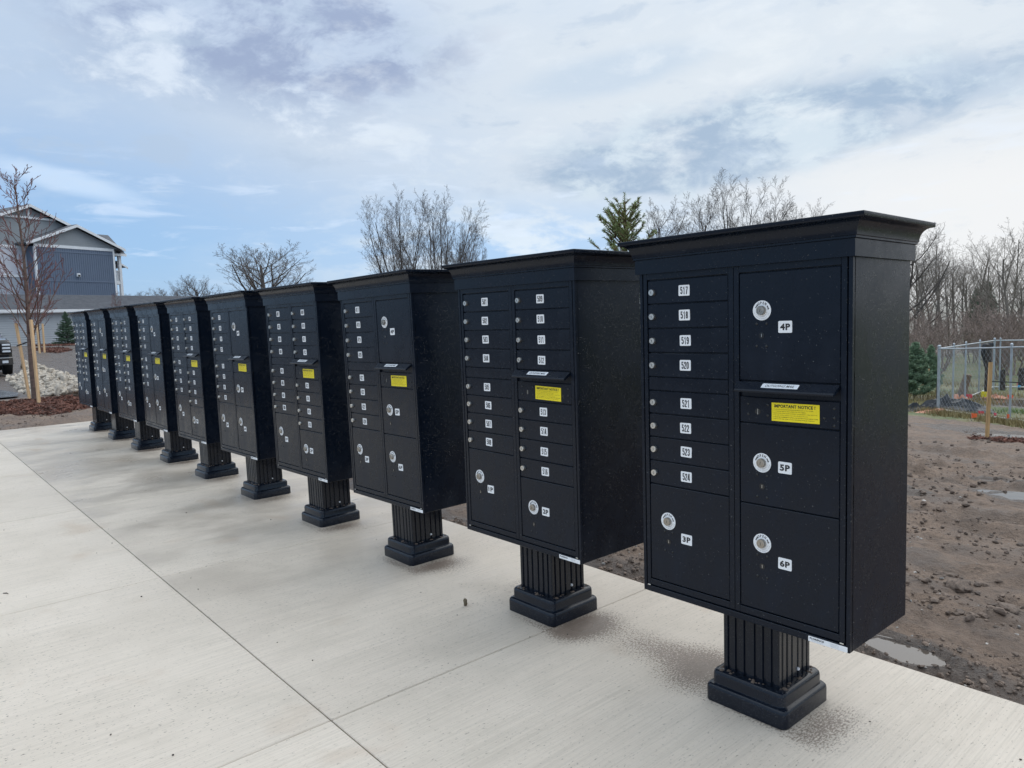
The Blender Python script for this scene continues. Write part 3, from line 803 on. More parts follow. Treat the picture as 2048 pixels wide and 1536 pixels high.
def m_notice():
    mb = MB(); mb.box((-0.078, -0.0010, -0.029), (0.078, 0.0, 0.029))
    add_text(mb, fit_text('IMPORTANT NOTICE !', 0.134, 0.0105, 0.030, 2), -0.002, -0.0014, 0.0190, 1)
    lines = [('NOTE: INSTRUCTIONS AND HARDWARE ARE INSIDE UNIT - DO NOT DISCARD', 0.128), ('TO OPEN UNIT REMOVE TAPE COVERING THE LOCK OPENING', 0.104),
             ('REACH IN AND TURN TAILPIECE OR DEPRESS COMPARTMENT TO OPEN UNIT DOORS', 0.140), ('CALL THE US POSTAL SERVICE LOCAL SUPPLY MASTER DOOR LOCK', 0.110),
             ('CALL LOCAL POSTMASTER TO INSTALL LOCK ON THE DOOR AND PARCEL LOCKER', 0.142), ('REMOVE THIS LABEL AFTER US POSTAL SERVICE HAS INSTALLED THEIR LOCK', 0.132)]
    for k, (s, w) in enumerate(lines):
        z = 0.0085 - 0.0060 * k
        add_text(mb, fit_text(s, w, 0.0026, 0.012 if k == 4 else 0.0, 1), -0.072 + w / 2 + 0.003, -0.0014, z, 1 if k == 4 else 2)
        mb.face([(-0.0735, -0.0014, z - 0.0007), (-0.0721, -0.0014, z - 0.0007), (-0.0721, -0.0014, z + 0.0007), (-0.0735, -0.0014, z + 0.0007)], 1)
    return mb.mesh('notice', [M_YEL, M_INK, mat('notice_fine_ink', (0.10, 0.09, 0.012), 0.5)[0]])
HOOD = dict(y0=0.0, z0=0.012, y1=-0.036, z1=-0.013)
def m_hood():
    mb = MB(); w = 0.342
    # section across the flap (y, z); ends cut back at the root
    sec = [(0.004, 0.012), (-0.002, 0.0135), (-0.033, -0.0085), (-0.036, -0.013), (-0.0350, -0.0175), (-0.0315, -0.0180), (0.004, 0.004)]
    L = [(-w / 2 + (0.012 if y < -0.02 else 0.0), y, z) for y, z in sec]
    Rr = [(w / 2 - (0.004 if y < -0.02 else 0.0), y, z) for y, z in sec]
    mb.rings([Rr, L], True, True)
    return mb.mesh('mail_flap', M_BLACK)
def m_outgoing():
    mb = MB(); w = 0.122
    sl = (0.031, 0.022); ln = math.hypot(*sl); sl = (sl[0] / ln, sl[1] / ln)
    nrm = (-sl[1], sl[0])
    pts = rrect(w, 0.021, 0.003)
    mb.face([(a, b * sl[0] + nrm[0] * 0.0012, b * sl[1] + nrm[1] * 0.0012) for a, b in pts])
    v, f = fit_text('OUTGOING MAIL', 0.098, 0.0105, 0.004, 2)
    v = v + np.stack([v[:, 1] * 0.25, np.zeros(len(v))], 1)
    mb.raw([(a, b * sl[0] + nrm[0] * 0.0016, b * sl[1] + nrm[1] * 0.0016) for a, b in v], f, 1)
    return mb.mesh('outgoing_label', [M_WHITE, M_INK])
def m_maker():
    mb = MB(); plate(mb, 0.122, 0.0165, 0.002, 0.001)
    add_text(mb, fit_text('FLORENCE', 0.045, 0.0056, 0.04, 2), -0.0335, -0.0014, 0.0022, 1)
    add_text(mb, fit_text('CORPORATION', 0.036, 0.0022, 0.0, 1), -0.032, -0.0014, -0.0042, 2)
    for k, (s, w) in enumerate((('MANHATTAN KS', 0.026), ('CLUSTER BOX UNIT', 0.028), ('MADE IN THE USA', 0.024))):
        add_text(mb, fit_text(s, w, 0.0020, 0, 1), 0.022, -0.0014, 0.004 - 0.0040 * k, 2)
    return mb.mesh('maker_label', [M_WHITE, M_INK, M_INKG])
def m_strip():
    mb = MB(); mb.box((-0.1650, 0, -0.0235), (0.1650, 0.008, 0.0235), 0.0018)
    return mb.mesh('divider_strip', M_DOOR)
def m_latch():
    mb = MB(); mb.box((-0.006, -0.0015, -0.002), (0.006, 0.002, 0.002), 0.0008)
    return mb.mesh('hinge_pin', M_STEEL)
ME = dict(cabinet=m_cabinet(), frame=m_frame(), cap=m_cap(), post=m_post(), base=m_base(), dirt=m_dirt(), plug=m_anchor(), lock=m_lock(), plock=m_plock(), ring=m_ring(),
          key=m_keyhole(), rivets=m_rivets(), slot=m_slot_panel(), notice=m_notice(), hood=m_hood(), out=m_outgoing(), maker=m_maker(), strip=m_strip(), latch=m_latch())

RA = [1.5110, 1.4250, 1.3378, 1.2505, 1.1635]          # upper four rows
RB = [1.1140, 1.0295, 0.9435, 0.8560, 0.7685]          # lower four rows
RC = [1.0265, 0.9420, 0.8545, 0.7665, 0.6790]          # right column, four rows under the slot
def small_door(parent, s0, s1, zt, zb, num, rg):
    d = link('door', m_door(s1 - s0, zt - zb - 0.0036), parent, (SX((s0 + s1) / 2) + rg.uniform(-0.0006, 0.0006), FY + 0.0030 + rg.uniform(-0.0006, 0.0010), (zt + zb) / 2 + rg.uniform(-0.0005, 0.0005)), (rg.uniform(-0.012, 0.012), 0, rg.uniform(-0.004, 0.004)))
    link('lock', ME['lock'], d, (s0 + 0.0225 - (s0 + s1) / 2, 0, -0.001), (0, rg.uniform(-0.12, 0.12), 0))
    link('number_plate', m_number(num), d, (s0 + 0.160 - (s0 + s1) / 2 + rg.uniform(-0.002, 0.002), -0.0002, 0.001 + rg.uniform(-0.001, 0.001)), (0, rg.uniform(-0.02, 0.02), 0))
def big_door(parent, s0, s1, zt, zb, num, ring, lab, hole, rg):
    cx, cz = (s0 + s1) / 2, (zt + zb) / 2
    d = link('parcel_door', m_door(s1 - s0, zt - zb - 0.0036), parent, (SX(cx), FY + 0.0030, cz))
    link('open_ring', ME['ring'], d, (ring[0] - cx, -0.0002, ring[1] - cz), (0, rg.uniform(-0.08, 0.08), 0))
    link('parcel_lock', ME['plock'], d, (ring[0] - cx, -0.0002, ring[1] - cz), (0, rg.uniform(-0.3, 0.3), 0))
    link('key_plate', ME['key'], d, (hole[0] - cx, -0.0002, hole[1] - cz), (0, 0, 0))
    link('rivets', ME['rivets'], d, (hole[0] - cx, -0.0002, hole[1] - cz))['kind'] = 'stuff'
    link('number_plate', m_number(num), d, (lab[0] - cx, -0.0002, lab[1] - cz), (0, rg.uniform(-0.02, 0.02), 0))

FIT = [[-0.0008, -0.024, 0.0048, -0.006, 0.0093], [0.0083, 0.0018, 0.006, -0.001, 0.0006], [-0.01, 0.01, -0.0059, -0.0134, -0.0085], [0.0025, 0.0099, 0.0164, -0.0035, -0.0087], [-0.0023, 0.0057, 0.0088, -0.0096, -0.0056],
       [0.0015, -0.0009, 0.0095, -0.004, -0.0017], [-0.0001, 0.0008, 0.0022, 0.005, -0.0015], [0.0008, -0.0048, 0.007, 0.0009, 0.0038], [-0.0002, -0.0028, 0.0017, 0.0007, 0.0056], [0.0003, 0.0042, 0.0138, 0.0034, 0.0076]]
UL = [
 'largest black cluster mailbox, nearest the camera, doors numbered 517 to 524',
 'black cluster mailbox with doors numbered 501 to 516, second from the right end',
 'black cluster mailbox with doors numbered 417 to 424, third from the right end',
 'black cluster mailbox with sixteen doors 401 to 416, fourth from the right end',
 'black cluster mailbox with four parcel lockers, fifth from the right end',
 'black cluster mailbox with sixteen small doors, sixth from the right end of the row',
 'black cluster mailbox with four parcel lockers, fourth from the far left end',
 'black cluster mailbox with sixteen small doors, third from the far left end',
 'black cluster mailbox with four parcel lockers, second from the far left end',
 'last black cluster mailbox at the far left end of the row, beside the young tree']
SP = 1.1385
for u in range(10):
    dx_, dy_, yw, tx_, ty_ = FIT[u]
    rg = random.Random(100 + u)
    b = 5 - u // 2
    e = empty('cluster_mailbox', (-u * SP - W / 2 + dx_, 0.2019 + dy_, 0.0), 0)
    e.rotation_euler = (-ty_, tx_, yw)
    tag(e, UL[u], 'mailbox', 'row of black cluster mailboxes')
    link('cabinet', ME['cabinet'], e); link('cap', ME['cap'], e)
    fr = link('door_frame', ME['frame'], e)
    link('hinge_pin', ME['latch'], fr, (SX(0.7500), FY + 0.0005, 0.3815)); link('hinge_pin', ME['latch'], fr, (SX(0.0250), FY + 0.0005, 0.3815))
    pd = link('pedestal', ME['post'], e)
    bs_ = link('base', ME['base'], pd); link('dirt', ME['dirt'], pd, (0, 0, 0), (0, 0, R(90) * rg.randrange(4)))['kind'] = 'stuff'
    link('plug', ME['plug'], pd, (0.1075, 0.02, 0.140), (0, 0, R(90)))
    L0, L1, R0, R1 = 0.0345, 0.3655, 0.4085, 0.7395
    st = link('divider_strip', ME['strip'], e, (SX(0.2), FY + 0.0030, 1.1388))
    if u % 2 == 1:                                    # sixteen doors, two parcel lockers
        for k in range(4):
            small_door(e, L0, L1, RA[k], RA[k + 1], f'{b}{k + 1:02d}', rg)
            small_door(e, L0, L1, RB[k], RB[k + 1], f'{b}{k + 5:02d}', rg)
            small_door(e, R0, R1, RA[k], RA[k + 1], f'{b}{k + 9:02d}', rg)
            small_door(e, R0, R1, RC[k], RC[k + 1], f'{b}{k + 13:02d}', rg)
        big_door(e, L0, L1, RB[4], 0.4080, '1P', (0.1144, 0.6387), (0.1935, 0.5870), (0.1149, 0.5628), rg)
        big_door(e, R0, R1, RC[4], 0.4080, '2P', (0.4880, 0.5521), (0.5663, 0.5458), (0.4880, 0.4750), rg)
    else:
        for k in range(4):
            small_door(e, L0, L1, RA[k], RA[k + 1], f'{b}{k + 17:02d}', rg)
            small_door(e, L0, L1, RB[k], RB[k + 1], f'{b}{k + 21:02d}', rg)
        big_door(e, L0, L1, RB[4], 0.4080, '3P', (0.1144, 0.6387), (0.1933, 0.5864), (0.1149, 0.5628), rg)
        big_door(e, R0, R1, RA[0], RA[4], '4P', (0.4883, 1.3889), (0.5672, 1.3358), (0.4870, 1.3100), rg)
        big_door(e, R0, R1, RC[0], 0.7600, '5P', (0.4877, 0.8999), (0.5666, 0.8932), (0.4875, 0.8228), rg)
        big_door(e, R0, R1, 0.7600, 0.4080, '6P', (0.4877, 0.6350), (0.5667, 0.5835), (0.4877, 0.5580), rg)
    hd = link('mail_flap', ME['hood'], e, (SX(0.5690), FY + 0.001, 1.1480))
    link('outgoing_label', ME['out'], hd, (-0.010, -0.0165, 0.0030))
    sp_ = link('slot_panel', ME['slot'], e, (SX(0.5740), FY + 0.0030, 1.0698))
    no_ = link('notice', ME['notice'], sp_, (0.026 + rg.uniform(-0.003, 0.003), -0.0004, -0.0018 + rg.uniform(-0.002, 0.002)), (0, rg.uniform(-0.012, 0.02), 0))
    no_['label'] = 'yellow notice sticker with black lettering'
    link('maker_label', ME['maker'], e, (SX(0.707), FY - 0.0001, 0.3670))

# ------------------------------------------------------------------ loose things on and behind the slab
def rock_mesh(name, seed, m, rough=0.35, sub=2):
    """lumpy stone about 1 m across, from an icosphere cut by random planes"""
    rg = np.random.default_rng(seed)
    t = (1 + 5 ** 0.5) / 2
    v = np.array([(-1, t, 0), (1, t, 0), (-1, -t, 0), (1, -t, 0), (0, -1, t), (0, 1, t), (0, -1, -t), (0, 1, -t), (t, 0, -1), (t, 0, 1), (-t, 0, -1), (-t, 0, 1)], float)
    f = [(0, 11, 5), (0, 5, 1), (0, 1, 7), (0, 7, 10), (0, 10, 11), (1, 5, 9), (5, 11, 4), (11, 10, 2), (10, 7, 6), (7, 1, 8), (3, 9, 4), (3, 4, 2), (3, 2, 6), (3, 6, 8), (3, 8, 9), (4, 9, 5), (2, 4, 11), (6, 2, 10), (8, 6, 7), (9, 8, 1)]
    v /= np.linalg.norm(v[0])
    for _ in range(sub - 1):
        v = list(map(tuple, v)); mid = {}; nf = []
        def mp(a, b):
            k = (min(a, b), max(a, b))
            if k not in mid:
                p = (np.array(v[a]) + np.array(v[b])) / 2; p /= np.linalg.norm(p); mid[k] = len(v); v.append(tuple(p))
            return mid[k]
        for a, b, c_ in f:
            x, y, z = mp(a, b), mp(b, c_), mp(c_, a); nf += [(a, x, z), (b, y, x), (c_, z, y), (x, y, z)]
        f = nf; v = np.array(v)
    for _ in range(7):                                # flatten a few sides
        d = rg.normal(size=3); d /= np.linalg.norm(d); lim = rg.uniform(0.55, 0.85)
        k = v @ d; v = v - np.outer(np.maximum(k - lim, 0), d)
    v = v * (1 + rg.normal(0, rough * 0.16, (len(v), 1))) * rg.uniform(0.75, 1.2, 3) * 0.5
    return v, np.array(f)
def scatter_rocks(name, pts, sizes, seed, m, flatz=0.7, kinds=6):
    """many stones joined into one mesh"""
    rg = np.random.default_rng(seed)
    protos = [rock_mesh('r', seed + k, m, 0.6, 1 if k % 3 else 2) for k in range(kinds)]
    V, F, n = [], [], 0
    for p, sz in zip(pts, sizes):
        v, f = protos[rg.integers(kinds)]
        a = rg.uniform(0, 6.28); ca, sa = math.cos(a), math.sin(a)
        w = v * sz * np.array([rg.uniform(.8, 1.3), rg.uniform(.7, 1.1), flatz * rg.uniform(.7, 1.2)])
        w = np.stack([w[:, 0] * ca - w[:, 1] * sa, w[:, 0] * sa + w[:, 1] * ca, w[:, 2]], 1) + np.array(p)
        V.append(w); F.append(f + n); n += len(w)
    return np_mesh(name, np.concatenate(V), np.concatenate(F), m)

# clods and crumbs on the mud behind the row
rng = np.random.default_rng(11)
pts = []; sizes = []
def crumbs(n, x0, x1, y0, y1, s0, s1, seed, thr):
    x = rng.uniform(x0, x1, n * 3); y = y0 + (y1 - y0) * rng.uniform(0, 1, n * 3) ** 1.6
    keep = vnoise(x * 1.3, y * 1.8, seed) > thr
    x, y = x[keep][:n], y[keep][:n]
    z = ground_h(x, y)
    s_ = s0 * (s1 / s0) ** (rng.uniform(0, 1, len(x)) ** 2.2)
    for a in zip(x, y, z, s_):
        pts.append((a[0], a[1], a[2] + 0.12 * a[3])); sizes.append(a[3])
crumbs(6500, -3.6, 0.7, 0.80, 4.6, 0.006, 0.038, 5, 0.44)
crumbs(3600, -4.2, 0.5, 1.6, 9.0, 0.014, 0.060, 6, 0.46)
crumbs(1200, -6.0, -0.5, 4.5, 14.0, 0.02, 0.09, 7, 0.5)
crumbs(420, -13.8, -11.95, -2.0, 1.2, 0.015, 0.06, 8, 0.45)
o = link('mud_clods', scatter_rocks('mud_clods', pts, sizes, 21, M_CLOD)); tag(o, kind='stuff', label='crumbly brown mud clods on the bare ground', cat='mud')
pts = []; sizes = []
crumbs(260, -3.4, 0.6, 0.80, 5.5, 0.010, 0.040, 15, 0.3)
M_PEB = vary('pebble', (0.36, 0.33, 0.30), 0.6, 0.4, 5)
o = link('pebbles', scatter_rocks('pebbles', pts, sizes, 33, M_PEB)); tag(o, kind='stuff', label='small pale pebbles scattered over the mud', cat='pebbles')
# larger clods one can point at
for k, (x, y, sz, lb) in enumerate(((-0.58, 2.52, 0.115, 'rounded dark clod on the mud right of the nearest mailbox'), (-0.42, 2.20, 0.12, 'flat wet clod just in front of the rounded dark clod'), (-0.12, 1.98, 0.085, 'angular grey clod with a straw beside it near the slab edge'), (0.02, 2.75, 0.10, 'dark clod near the right edge of the photo'))):
    v, f = rock_mesh('mud_clod', 60 + k, M_CLOD, 0.8, 3)
    o = link('mud_clod', np_mesh('mud_clod', v, f, M_CLOD, smooth=True), loc=(x, y, gh(x, y) + 0.15 * sz)); o.scale = (sz * 1.25, sz * 0.9, sz * 0.62); o.rotation_euler = (0, 0, k * 1.3)
    tag(o, lb, 'clod', 'large clods on the mud')
v, f = rock_mesh('dirt_clod', 5, M_CLOD, 0.8, 3)
o = link('dirt_clod', np_mesh('dirt_clod', v, f, vary('dry_clod', (0.17, 0.135, 0.085), 0.85, 0.35, 6, 0.6, bscale=30), smooth=True), loc=(-1.846, -0.073, 0.017)); o.scale = (0.026, 0.026, 0.042)
tag(o, 'small brown clod standing alone on the concrete between the mailboxes', 'clod')
# grit on the slab
rg = np.random.default_rng(8); n = 150
x = rg.uniform(-6, 0.4, n); y = rg.uniform(-2.7, 0.74, n)
sz = 0.0035 * (3.2) ** (rg.uniform(0, 1, n) ** 2)
o = link('grit', scatter_rocks('grit', [(a, b, 0.25 * c_) for a, b, c_ in zip(x, y, sz)], sz, 44, vary('dark_grit', (0.05, 0.04, 0.033), 0.8, 0.4, 20))); tag(o, kind='stuff', label='dark crumbs of mud dropped on the concrete', cat='grit')
# a short twig and a leaf scrap on the slab
M_TWIG = vary('twig', (0.07, 0.05, 0.035), 0.85, 0.3, 30)
mb = MB(); mb.tube([(-0.02, 0, 0.003), (0, 0.004, 0.004), (0.018, -0.002, 0.003)], [0.002, 0.0025, 0.001], 5)
o = link('twig', mb.mesh('twig', M_TWIG), loc=(-3.76, -1.72, 0), rot=(0, 0, 0.6)); tag(o, 'tiny dark twig lying on the slab near the left edge', 'twig')

# ------------------------------------------------------------------ bare trees
def branch_tree(rg, P):
    out = []
    def unit(v):
        return v / np.linalg.norm(v)
    def br(p, d, L, r, lev):
        n = P['seg'][lev]; pts_ = [p]; rad = [r]; dirs = [d]
        for i in range(n):
            d = unit(d + rg.normal(0, P['wig'][lev], 3) + np.array([0, 0, P['up'][lev]]))
            p = p + d * L / n; pts_.append(p); rad.append(max(P['rmin'], r * (1 - (1 - P['tip']) * (i + 1) / n))); dirs.append(d)
        out.append((pts_, rad, lev))
        if lev + 1 < len(P['n']) + 1 and lev < P['levels']:
            k = max(1, int(round(P['n'][lev] * rg.uniform(0.8, 1.2)))); a0 = rg.uniform(0, 6.28)
            for j in range(k):
                fr_ = P['start'][lev] + (1 - P['start'][lev]) * ((j + rg.uniform(0.2, 0.8)) / k)
                i = min(n - 1, int(fr_ * n)); tt = fr_ * n - i
                q = pts_[i] * (1 - tt) + pts_[i + 1] * tt; rr = rad[i] * (1 - tt) + rad[i + 1] * tt; dd = dirs[i + 1]
                a = a0 + j * 2.4 + rg.normal(0, 0.3)
                s_ = unit(np.cross(dd, [0.31, 0.67, 0.67])); t_ = np.cross(dd, s_)
                ang = R(P['ang'][lev]) * rg.uniform(0.7, 1.3)
                nd = unit(dd * math.cos(ang) + (s_ * math.cos(a) + t_ * math.sin(a)) * math.sin(ang))
                Lc = L * P['ratio'][lev] * rg.uniform(0.75, 1.2) * (1.0 - P['taper'][lev] * fr_)
                br(q, nd, Lc, max(P['rmin'], rr * P['rr'][lev]), lev + 1)
    for (p, d, L, r) in P['roots']:
        br(np.array(p, float), unit(np.array(d, float)), L, r, 0)
    return out
def tubes_mesh(name, brs, m, mi_fn=None, sides=None):
    V, F, MI, n = [], [], [], 0
    for pts_, rad, lev in brs:
        k = 6 if lev == 0 else (5 if lev == 1 else 3)
        A = np.array(pts_); Rr = np.array(rad)
        dv = np.gradient(A, axis=0); dv /= np.linalg.norm(dv, axis=1)[:, None] + 1e-9
        ref = np.array([0.3, 0.9, 0.31]); a = np.cross(dv, ref); a /= np.linalg.norm(a, axis=1)[:, None] + 1e-9; b = np.cross(dv, a)
        th = np.arange(k) * 2 * math.pi / k
        ring = A[:, None, :] + (a[:, None, :] * np.cos(th)[None, :, None] + b[:, None, :] * np.sin(th)[None, :, None]) * Rr[:, None, None]
        m_ = len(A)
        i = np.arange(m_ - 1)[:, None] * k; j = np.arange(k)[None, :]; j2 = (j + 1) % k
        F.append(np.stack([i + j, i + j2, i + k + j2, i + k + j], -1).reshape(-1, 4) + n)
        V.append(ring.reshape(-1, 3)); n += m_ * k
        MI.append(np.full((m_ - 1) * k, mi_fn(lev) if mi_fn else 0))
    return np_mesh(name, np.concatenate(V), np.concatenate(F), m, np.concatenate(MI), smooth=True)
M_BARK = vary('grey_bark', (0.105, 0.088, 0.078), 0.85, 0.35, 4, 0.4, bscale=20)
M_TWIGS = vary('grey_twigs', (0.140, 0.118, 0.105), 0.85, 0.25, 1.5)
M_SAPB = vary('sapling_bark', (0.150, 0.098, 0.078), 0.8, 0.35, 9, 0.3, bscale=40, stretch=(1, 1, 3))
M_SAPT = vary('red_twigs', (0.190, 0.070, 0.062), 0.7, 0.25, 3)
M_BRUSH = vary('brush_twigs', (0.26, 0.195, 0.165), 0.85, 0.3, 1.2)
def tree_protos(seed, P, mt, mc, split=1):
    brs = branch_tree(np.random.default_rng(seed), P)
    return tubes_mesh('trunk', [b_ for b_ in brs if b_[2] <= split], mt), tubes_mesh('crown', [b_ for b_ in brs if b_[2] > split], mc)
def place_tree(name, proto, loc, rz, sc, label, group=None, cat='tree'):
    e = empty(name, loc, rz); e.scale = (sc, sc, sc) if not hasattr(sc, '__len__') else sc
    link('trunk', proto[0], e); link('crown', proto[1], e)
    tag(e, label, cat, group)
    return e
TALL = dict(levels=4, n=[13, 8, 7, 5], seg=[6, 6, 5, 4, 3], wig=[0.05, 0.07, 0.10, 0.13, 0.16], up=[0.03, 0.09, 0.05, 0.03, 0.02], ang=[36, 36, 40, 44], ratio=[0.70, 0.50, 0.45, 0.42],
            start=[0.22, 0.25, 0.22, 0.15], taper=[0.55, 0.45, 0.4, 0.4], rr=[0.52, 0.48, 0.5, 0.6], tip=0.28, rmin=0.0055, roots=[((0, 0, 0), (0, 0, 1), 8.5, 0.18)])
WIDE = dict(TALL, n=[18, 9, 7, 5], ang=[58, 36, 38, 42], up=[0.02, 0.13, 0.09, 0.06, 0.03], ratio=[0.86, 0.50, 0.44, 0.42], start=[0.16, 0.25, 0.22, 0.15], roots=[((0, 0, 0), (0, 0, 1), 6.0, 0.24)])
MULTI = dict(TALL, n=[8, 7, 6, 5], wig=[0.03, 0.05, 0.08, 0.11, 0.14], up=[0.015, 0.05, 0.04, 0.03, 0.02], ang=[20, 26, 32, 36], ratio=[0.42, 0.50, 0.46, 0.44], start=[0.22, 0.2, 0.2, 0.15], taper=[0.35, 0.4, 0.4, 0.4],
             roots=[((0.3 * math.cos(a), 0.3 * math.sin(a), 0), (t_ * math.cos(a), t_ * math.sin(a), 1), 10.6 * k_, 0.10) for a, t_, k_ in ((0.3, 0.04, 1.0), (1.3, 0.20, 0.97), (2.4, 0.30, 0.92), (3.3, 0.16, 0.99), (4.2, 0.36, 0.88), (5.2, 0.24, 0.95), (5.9, 0.40, 0.84), (2.9, 0.46, 0.80))])
P_TALL = tree_protos(3, TALL, M_BARK, M_TWIGS); P_TALL2 = tree_protos(14, TALL, M_BARK, M_TWIGS)
P_WIDE = tree_protos(5, WIDE, M_BARK, M_TWIGS); P_MULTI = tree_protos(8, MULTI, M_BARK, M_TWIGS)
SHRUB = dict(levels=3, n=[6, 5, 4], seg=[5, 4, 3, 3], wig=[0.08, 0.12, 0.14, 0.16], up=[0.04, 0.05, 0.03, 0.02], ang=[26, 30, 34], ratio=[0.5, 0.5, 0.5], start=[0.25, 0.2, 0.2], taper=[0.3, 0.3, 0.3], rr=[0.6, 0.6, 0.6], tip=0.4, rmin=0.006,
             roots=[((0.12 * math.cos(a), 0.12 * math.sin(a), 0), (0.35 * math.cos(a), 0.35 * math.sin(a), 1), 2.4 * k_, 0.03) for a, k_ in ((0.2, 1), (1.2, .85), (2.3, 1.1), (3.3, .9), (4.3, 1.0), (5.4, .8))])
P_SHRUB = tree_protos(9, SHRUB, M_BRUSH, M_BRUSH, 0)
M_WTW = vary('wood_twigs', (0.200, 0.168, 0.140), 0.85, 0.3, 1.0)
SPARSE = dict(TALL, n=[11, 6, 5, 3], start=[0.30, 0.25, 0.22, 0.15], roots=[((0, 0, 0), (0.05, 0, 1), 9.0, 0.15)])
SLIM = dict(TALL, n=[9, 6, 5, 3], ang=[28, 34, 38, 42], ratio=[0.5, 0.5, 0.45, 0.42], start=[0.38, 0.25, 0.22, 0.15], roots=[((0, 0, 0), (-0.04, 0.03, 1), 10.0, 0.12)])
W_TALL, W_TALL2, W_MULTI, W_WIDE = [tree_protos(sd_, P_, M_WTW, M_WTW) for sd_, P_ in ((41, SPARSE), (42, SLIM), (43, SPARSE), (44, dict(SPARSE, ang=[48, 36, 38, 42])))]
def spot(px, dist):
    """a point at a horizontal distance along the bearing of a column of the photograph (2048 wide)"""
    d = C_F + C_R * (px - 1024) / 1471.5 + C_U * (768 - 615) / 1471.5
    k = dist / math.hypot(d[0], d[1])
    return CAM[0] + d[0] * k, CAM[1] + d[1] * k
def tree_at(name, proto, px, dist, rz, sc, label, group=None, cat='tree', dz=0.0):
    x, y = spot(px, dist)
    return place_tree(name, proto, (x, y, hb(x, y) - 0.1 + dz), rz, sc, label, group, cat)
tree_at('bare_tree', P_MULTI, 808, 54, 0.4, (0.78, 0.78, 0.76), 'tall bare tree with upright forked stems behind the third mailbox', 'bare trees behind the row', dz=0.4)
tree_at('bare_tree', P_MULTI, 880, 57, 1.9, (0.80, 0.80, 0.79), 'bare tree standing close right of the upright forked tree', 'bare trees behind the row', dz=0.4)
tree_at('bare_tree', P_MULTI, 922, 60, 3.0, (0.66, 0.66, 0.66), 'slim leaning bare tree right behind the pair of upright trees', 'bare trees behind the row', dz=0.2)
tree_at('bare_tree', P_WIDE, 532, 78, 0.9, (1.66, 1.66, 1.12), 'broad round bare tree behind the fourth and fifth mailboxes', 'bare trees behind the row', dz=0.2)
tree_at('bare_tree', P_WIDE, 395, 95, 2.9, (0.95, 0.95, 0.88), 'small far bare tree above the sixth mailbox', 'bare trees behind the row')
tree_at('bare_tree', P_WIDE, 340, 115, 1.2, (1.1, 1.1, 0.84), 'low distant bare tree left of the small far tree', 'bare trees behind the row')
tree_at('bare_tree', P_WIDE, 268, 120, 4.4, (0.95, 0.95, 0.80), 'distant bare tree showing just right of the apartment building', 'bare trees behind the row')
tree_at('bare_tree', P_WIDE, 620, 100, 2.2, (0.9, 0.9, 0.82), 'faint bare tree at the right foot of the broad round tree', 'bare trees behind the row')
tree_at('bare_tree', P_TALL2, 1330, 60, 0.2, (0.95, 0.95, 1.0), 'bare tree showing left over the nearest mailbox, beside the spruce tip', 'bare trees over the nearest mailbox')
tree_at('bare_tree', P_TALL, 1385, 66, 2.2, (0.95, 0.95, 1.06), 'second bare crown over the nearest mailbox from the spruce', 'bare trees over the nearest mailbox')
tree_at('bare_tree', P_MULTI, 1462, 62, 4.0, (1.0, 1.0, 0.98), 'tallest bare crown in the middle above the nearest mailbox', 'bare trees over the nearest mailbox')
tree_at('bare_tree', P_TALL2, 1535, 64, 5.1, (1.0, 1.0, 1.05), 'fourth bare crown over the nearest mailbox, right of the tallest', 'bare trees over the nearest mailbox')
tree_at('bare_tree', P_TALL, 1592, 70, 0.9, (0.9, 0.9, 0.98), 'rightmost low bare crown over the nearest mailbox cap', 'bare trees over the nearest mailbox')
tree_at('bare_tree', P_WIDE, 1800, 52, 2.6, (0.98, 0.98, 1.06), 'big spreading bare tree at the right corner of the nearest cap', 'bare trees at the wood edge')
# the wood beyond the fenced plot
rg = random.Random(5)
wood = [(1850, 62, 0), (1885, 70, 1), (1910, 58, 2), (1940, 66, 0), (1972, 56, 3), (2000, 72, 1), (2020, 50, 0), (2046, 60, 2), (2075, 54, 1), (1870, 84, 3), (1925, 88, 2), (1960, 84, 1), (2010, 90, 0), (2060, 86, 3), (1830, 78, 0), (1895, 96, 1), (1985, 97, 2), (2040, 98, 0), (1845, 98, 2), (2095, 70, 0), (1862, 66, 0), (1900, 76, 3), (1932, 58, 1), (1955, 72, 0), (2032, 78, 3), (2050, 70, 0), (1838, 70, 2), (1878, 90, 0), (1945, 94, 3), (2015, 64, 1)]
wl = ['nearest slim bare tree at the wood edge', 'bare tree inside the wood']
for k, (px, di, kd) in enumerate(wood):
    sc = rg.uniform(0.56, 0.74) if di < 73 else rg.uniform(0.54, 0.68)
    near_ = di < 61
    tree_at('wood_tree', (W_TALL, W_TALL2, W_MULTI, W_WIDE)[kd], px, di, rg.uniform(0, 6.28), (sc * 1.2, sc * 1.2, sc * rg.uniform(0.90, 1.15)),
            'leafless tree with dark trunk at the front edge of the wood on the right' if near_ else 'leafless grey tree deep in the wood behind the fenced plot', 'front trees of the wood' if near_ else 'inner trees of the wood')
for k in range(22):                                   # the wood goes on unseen to the right, added for cabinet-side reflections
    a_ = 0.66 + 0.75 * k / 21 + rg.uniform(-0.02, 0.02); di = rg.uniform(48, 80); sc = rg.uniform(0.6, 0.8)
    x = CAM[0] + di * (math.cos(a_) * -0.7577 + math.sin(a_) * 0.6526); y = CAM[1] + di * (math.cos(a_) * 0.6526 + math.sin(a_) * 0.7577)
    place_tree('wood_tree', (W_TALL, W_TALL2, W_MULTI, W_WIDE)[k % 4], (x, y, hb(x, y) - 0.1), rg.uniform(0, 6.28), (sc * 1.3, sc * 1.3, sc), 'unseen leafless tree of the wood beyond the right edge of the photo', 'trees of the wood further right')
